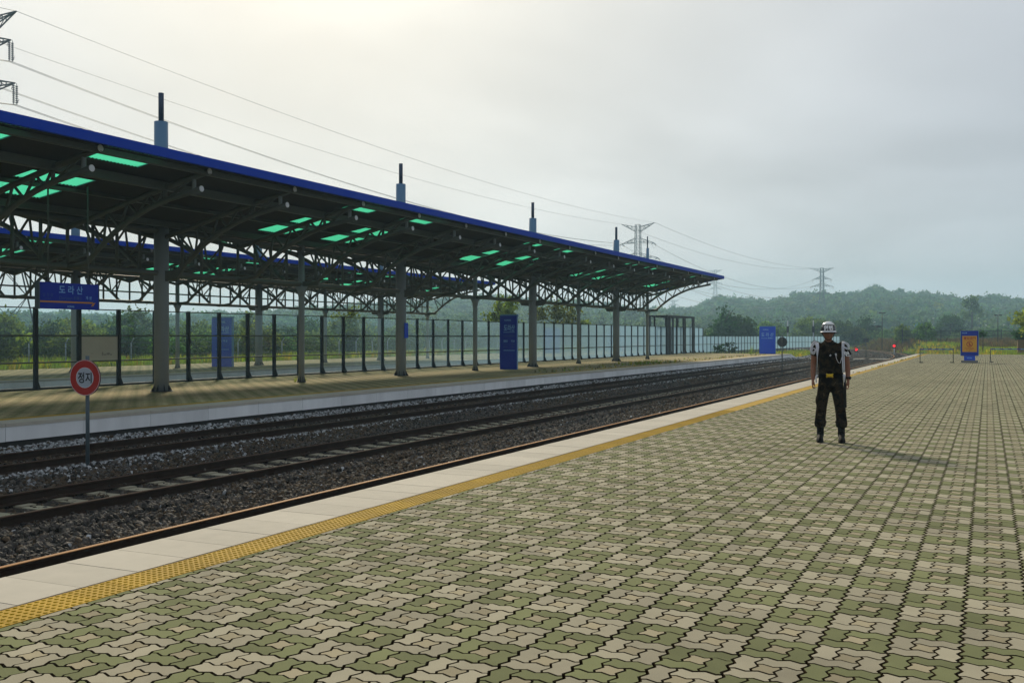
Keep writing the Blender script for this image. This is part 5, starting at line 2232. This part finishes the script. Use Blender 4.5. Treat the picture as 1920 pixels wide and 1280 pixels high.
# small weeds rooted in joints
wx_, wy_, wz_, ws_, wi_ = [], [], [], [], []
for k in range(240):
    y = 36 + 62 * random.random() ** 0.6
    wx_.append(XT - 0.01 + random.gauss(0.03, 0.06))
    wy_.append(y)
    wz_.append(0.0)
    ws_.append(random.uniform(0.03, 0.09) * (1.8 if random.random() < 0.08 else 1))
    wi_.append(random.choice((2, 2, 2, 3, 0)))
for k in range(260):
    y = random.uniform(44, 96)
    wx_.append(-18.4 - abs(random.gauss(0, 1.0)))
    wy_.append(y)
    wz_.append(ZF)
    ws_.append(random.uniform(0.05, 0.16))
    wi_.append(random.choice((2, 0, 0, 3, 3)))
for k in range(60):
    wx_.append(-19.3 + random.gauss(0, 0.5))
    wy_.append(random.gauss(61.5, 2.6))
    wz_.append(ZF)
    ws_.append(random.uniform(0.10, 0.28))
    wi_.append(random.choice((2, 0, 0, 1)))
for (xx, yy_, ss) in ((-5.95, 11.1, 0.06), (-5.96, 11.15, 0.07), (-20.6, 98.0, 0.9), (-23.1, 31.1, 0.2), (-23.4, 30.9, 0.22), (-23.6, 24.0, 0.2)):
    wx_.append(xx)
    wy_.append(yy_)
    wz_.append(-0.12 if xx > -6 else ZF)
    ws_.append(ss)
    wi_.append(4)
scatter_grass("joint_weeds", np.array(wx_), np.array(wy_), np.array(wz_), np.array(ws_), np.array(wi_))
# weeds against the low barrier
for u, lab in ((1345, "weed clump against the low barrier, left one of two"), (1368, "darker weed clump against the low barrier, right one of two")):
    x, y = -27.0, -27.0 / (CAMR @ np.array([(u - 960) / 1905, 0, 1.0]))[0] * (CAMR @ np.array([(u - 960) / 1905, 0, 1.0]))[1]
    tree("weed_clump", lab, 0, 0, -0.5, 1.5, 1.6, M_LEAF_D, int(u), clumps=14, leaves=30, leaf=0.10, cat="plant", low=0.02, xy=(x, y))

# ---- pylons


def pylon(label, x, y, z0, H, arms, rz, hang, body_w=0.75, base_w=4.6, waist=0.60, bar_w=0.14):
    t = thing("pylon", label, "pylon", (x, y, z0), rz, "power pylons")
    zw = H * waist
    mb = MB()

    def half(z):
        return base_w + (body_w * 1.25 - base_w) * z / zw if z < zw else body_w * (1.25 - 0.35 * (z - zw) / (H - zw))
    levels = [0, H * 0.17, H * 0.32, H * 0.44, H * 0.53, zw]
    z = zw
    while z < H - 2.0:
        z += 2.1
        levels.append(min(z, H))
    levels[-1] = H
    cor = [(-1, -1), (1, -1), (1, 1), (-1, 1)]
    for za, zb in zip(levels, levels[1:]):
        ha, hb = half(za), half(zb)
        for k in range(4):
            c, d = cor[k], cor[(k + 1) % 4]
            mb.bar((c[0] * ha, c[1] * ha, za), (c[0] * hb, c[1] * hb, zb), bar_w, bar_w)
            mb.bar((c[0] * ha, c[1] * ha, za), (d[0] * hb, d[1] * hb, zb), bar_w * 0.5, bar_w * 0.5)
            mb.bar((d[0] * ha, d[1] * ha, za), (c[0] * hb, c[1] * hb, zb), bar_w * 0.5, bar_w * 0.5)
            mb.bar((c[0] * hb, c[1] * hb, zb), (d[0] * hb, d[1] * hb, zb), bar_w * 0.5, bar_w * 0.5)
    mb.build("lattice_body", M_PYLON, t)
    tips = []
    for i, (za, hw, tilt) in enumerate(arms):
        hb = half(min(za, H))
        for s in (-1, 1):
            mb = MB()
            tip = Vector((s * hw, 0, za + tilt))
            for cy_ in (-hb, hb):
                mb.bar((s * hb, cy_, za), tip, 0.13, 0.13)
                mb.bar((s * hb, cy_, za + (-1.7 if i == 0 else 1.5)), tip, 0.13, 0.13)
                for q in (0.3, 0.6):
                    a = Vector((s * hb, cy_, za)).lerp(tip, q)
                    c = Vector((s * hb, cy_, za + (-1.7 if i == 0 else 1.5))).lerp(tip, q)
                    mb.bar(a, c, 0.09, 0.09)
                    c2 = Vector((s * hb, cy_, za + (-1.7 if i == 0 else 1.5))).lerp(tip, q - 0.3)
                    mb.bar(a, c2, bar_w * 0.5, bar_w * 0.5)
            mb.build("cross_arm", M_PYLON, t)
            if i > 0:
                mb = MB()
                if hang:
                    for dy in (-0.22, 0.22):
                        for q in range(9):
                            zq = tip.z - 0.35 - q * 0.25
                            mb.tube([(tip.x, dy, zq), (tip.x, dy, zq - 0.13)], [0.19, 0.09], 8)
                        mb.tube([(tip.x, dy, tip.z), (tip.x, dy, tip.z - 2.6)], 0.035, 6)
                    mb.bar((tip.x, -0.35, tip.z - 2.65), (tip.x, 0.35, tip.z - 2.65), bar_w * 0.5, bar_w * 0.5)
                    mb.bar((tip.x, -0.30, tip.z - 0.2), (tip.x, -0.55, tip.z - 0.9), 0.05, 0.05)
                    mb.bar((tip.x, 0.30, tip.z - 2.4), (tip.x, 0.55, tip.z - 1.9), 0.05, 0.05)
                    wp = Vector((tip.x, 0, tip.z - 2.7))
                else:
                    for dy in (-1, 1):
                        mb.tube([(tip.x, 0, tip.z - 0.1), (tip.x, dy * 2.4, tip.z - 0.55)], 0.12, 8)
                    pts = [(tip.x, dy_ * 2.4, tip.z - 0.55 - 1.3 * (1 - dy_ * dy_)) for dy_ in np.linspace(-1, 1, 9)]
                    mb.tube(pts, 0.04, 5)
                    wp = Vector((tip.x, 0, tip.z - 0.5))
                mb.build("insulator", M_INSUL, t)
            else:
                wp = tip
            M_ = Matrix.Translation((x, y, z0)) @ Matrix.Rotation(rz, 4, 'Z')
            tips.append((i, s, M_ @ wp))
    return tips


def pyl_xy(u, d):
    return far_point(u, d)


xA, yA = pyl_xy(-31, 128)
xB, yB = pyl_xy(1196, 354)
xC, yC = pyl_xy(1541, 586)
xD, yD = pyl_xy(1341, 905)
xE, yE = pyl_xy(1263, 1010)
ang = math.atan2(yB - yA, xB - xA) - math.pi / 2
tA = pylon("nearest pylon at the left edge, only its arms and one leg showing", xA, yA, -0.5, 42.2, [(41.6, 6.2, 0.5), (38.3, 5.2, 0.4), (32.9, 5.95, 0.4), (27.5, 6.0, 0.4)], ang, True)
tB = pylon("black lattice pylon rising behind the far end of the canopy", xB, yB, -0.5, 41.0, [(40.2, 6.1, 1.2), (34.8, 5.8, -0.3), (29.6, 7.2, -0.3), (24.5, 6.2, -0.3)], ang, False, body_w=0.85)
tC = pylon("complete grey pylon standing in front of the wooded hill", xC, yC, -0.5, 41.5, [(40.8, 6.7, 0.6), (35.2, 5.2, -0.3), (31.0, 6.3, -0.3), (26.6, 5.4, -0.3)], ang, False, body_w=0.9, bar_w=0.26)
tD = pylon("distant pale pylon above the hill, right of the canopy tip", xD, yD, 17.0, 44.0, [(43.2, 6.2, 0.5), (37.0, 5.2, -0.3), (32.0, 6.0, -0.3), (27.0, 5.2, -0.3)], ang, False, body_w=0.9)
tE = pylon("tiny hazy pylon on the horizon left of the canopy tip", xE, yE, 4.0, 34.0, [(33.4, 6.0, 0.5), (29.0, 5.2, -0.3), (25.0, 5.8, -0.3), (21.5, 5.2, -0.3)], ang, False, body_w=0.9)
LEV = ["topmost earth wire", "upper conductor", "middle conductor", "lower conductor"]


def wire(p, q, sag, r, label, double=False):
    mb = MB()
    for dz in ((-0.2, 0.2) if double else (0,)):
        pts = []
        for i in range(33):
            t = i / 32
            w = p.lerp(q, t)
            pts.append((w.x + dz, w.y, w.z - 4 * sag * t * (1 - t)))
        mb.tube(pts, r, 4)
    o = mb.build("power_line", M_WIRE)
    tag(o, label, "power line", "power lines")


for a, c in zip(tA, tB):
    wire(a[2], c[2], 3.6 if a[0] == 0 else 6.0, 0.030 if a[0] == 0 else 0.034, "%s, %s side, from the left edge to the pylon behind the canopy" % (LEV[a[0]], "left" if a[1] < 0 else "right"), a[0] > 0)
for a, c in zip(tB, tC):
    wire(a[2], c[2], 5.0 if a[0] == 0 else 9.5, 0.05 if a[0] == 0 else 0.06, "%s, %s side, from the black pylon to the one before the hill" % (LEV[a[0]], "left" if a[1] < 0 else "right"), False)
# the line also goes on to the left, past the frame
dirA = Vector((xA - xB, yA - yB, 0)).normalized() * 150
for a in tA:
    wire(a[2], a[2] + dirA + Vector((0, 0, 1)), 4.0, 0.034, "%s, %s side, leaving the left edge past the nearest pylon" % (LEV[a[0]], "left" if a[1] < 0 else "right"), a[0] > 0)

# ================================================================== BALLAST
def stone_shape_mesh(seed, m):
    r = random.Random(seed)
    bm = bmesh.new()
    bmesh.ops.create_icosphere(bm, subdivisions=1, radius=1.0)
    ax = (r.uniform(0.8, 1.25), r.uniform(0.65, 1.0), r.uniform(0.5, 0.8))
    for v in bm.verts:
        k = r.uniform(0.72, 1.16)
        v.co = (v.co.x * ax[0] * k, v.co.y * ax[1] * k, v.co.z * ax[2] * k)
    me = bpy.data.meshes.new("stone")
    bm.to_mesh(me)
    bm.free()
    me.materials.append(m)
    return me


st_protos = [stone_shape_mesh(k, M_STONE) for k in range(5)] + [stone_shape_mesh(20 + k, M_STONE_B) for k in range(2)] + [stone_shape_mesh(30 + k, M_STONE_W) for k in range(3)]


def bed_z(xr, y):
    """ballast surface; xr measured from the straight position"""
    bx_ = np.array([-17.5, -16.9, -16.6, -15.0, -14.75, -14.35, -13.7, -12.9, -12.2, -10.6, -9.8, -9.0, -8.55, -6.0])
    bz_ = np.array([-0.55, -0.60, -0.71, -0.745, -0.71, -0.655, -0.70, -0.76, -0.745, -0.745, -0.72, -0.74, -0.72, -0.78])
    return np.interp(xr, bx_, bz_)


SX, SY, SS, SI = [], [], [], []
for (y0, y1, dens, size) in ((4.5, 14, 400, 0.050), (14, 26, 340, 0.052), (26, 48, 200, 0.062), (48, 100, 90, 0.085), (100, 200, 28, 0.14)):
    A = 11.35 * (y1 - y0)
    n = int(A * dens)
    xr = rng.uniform(-17.35, -6.0, n)
    y = rng.uniform(y0, y1, n)
    if y1 <= 26:      # cut what lies left of the frame
        k = (y > (-xr) * 0.55 - 2.0) & ((xr < -8.05) | (rng.random(n) < 0.45))
        xr, y = xr[k], y[k]
    n = len(xr)
    z = bed_z(xr, y)
    fpale = 0.015 + 0.80 * np.clip((-16.35 - xr) / 0.35, 0, 1) + 0.85 * np.exp(-((xr + 14.45) / 0.22) ** 2) + 0.20 * np.exp(-((xr + 13.9) / 0.6) ** 2) * np.exp(-((y - 12) / 6.0) ** 2)
    pale = rng.random(n) < fpale
    inside = (np.abs(xr + 11.42) < 0.70) | (np.abs(xr + 15.68) < 0.70) | (xr > -8.3)
    keep = np.where(inside, rng.random(n) < 0.75, True)
    z = z - np.where(np.abs(xr + 11.42) < 0.70, 0.036, np.where(inside, 0.02, 0)) - np.where(inside, 0, 0.018) + np.where((~inside) & (np.abs(xr + 11.42) < 1.35), 0.042, 0)
    gi2 = np.where(pale, rng.integers(7, 10, n), np.where(rng.random(n) < 0.30 + 0.25 * np.sin(xr * 1.7 + y * 0.35), rng.integers(5, 7, n), rng.integers(0, 5, n)))
    xw = xr + np.array([track_x(v) + 8.4 for v in y]) if y1 > 96 else xr
    s = size * rng.uniform(0.55, 1.25, n)
    kk = keep
    SX.append(np.c_[xw, y, z + rng.uniform(-0.01, 0.016, n)][kk])
    SS.append(s[kk])
    SI.append(gi2[kk])
P_ = np.concatenate(SX)
S_ = np.concatenate(SS)
I_ = np.concatenate(SI)
n = len(P_)
instancer("ballast", P_, rng.uniform(0, 6.28, (n, 3)), np.c_[S_, S_, S_], I_, st_protos)

# ================================================================== HAZE
hb = MB()
hb.box(-1560, 1560, -330, 1560, -2.1, 74)
m = bpy.data.materials.new("haze_air")
m.use_nodes = True
nt = m.node_tree
nt.nodes.remove(nt.nodes["Principled BSDF"])
pv = nt.nodes.new("ShaderNodeVolumePrincipled")
pv.inputs["Color"].default_value = (0.50, 0.79, 1.0, 1)
pv.inputs["Density"].default_value = 0.00058
pv.inputs["Anisotropy"].default_value = 0.25
nt.links.new(pv.outputs[0], nt.nodes["Material Output"].inputs["Volume"])
tag(hb.build("haze", m), kind='stuff')

bpy.data.scenes.remove(_tmp)
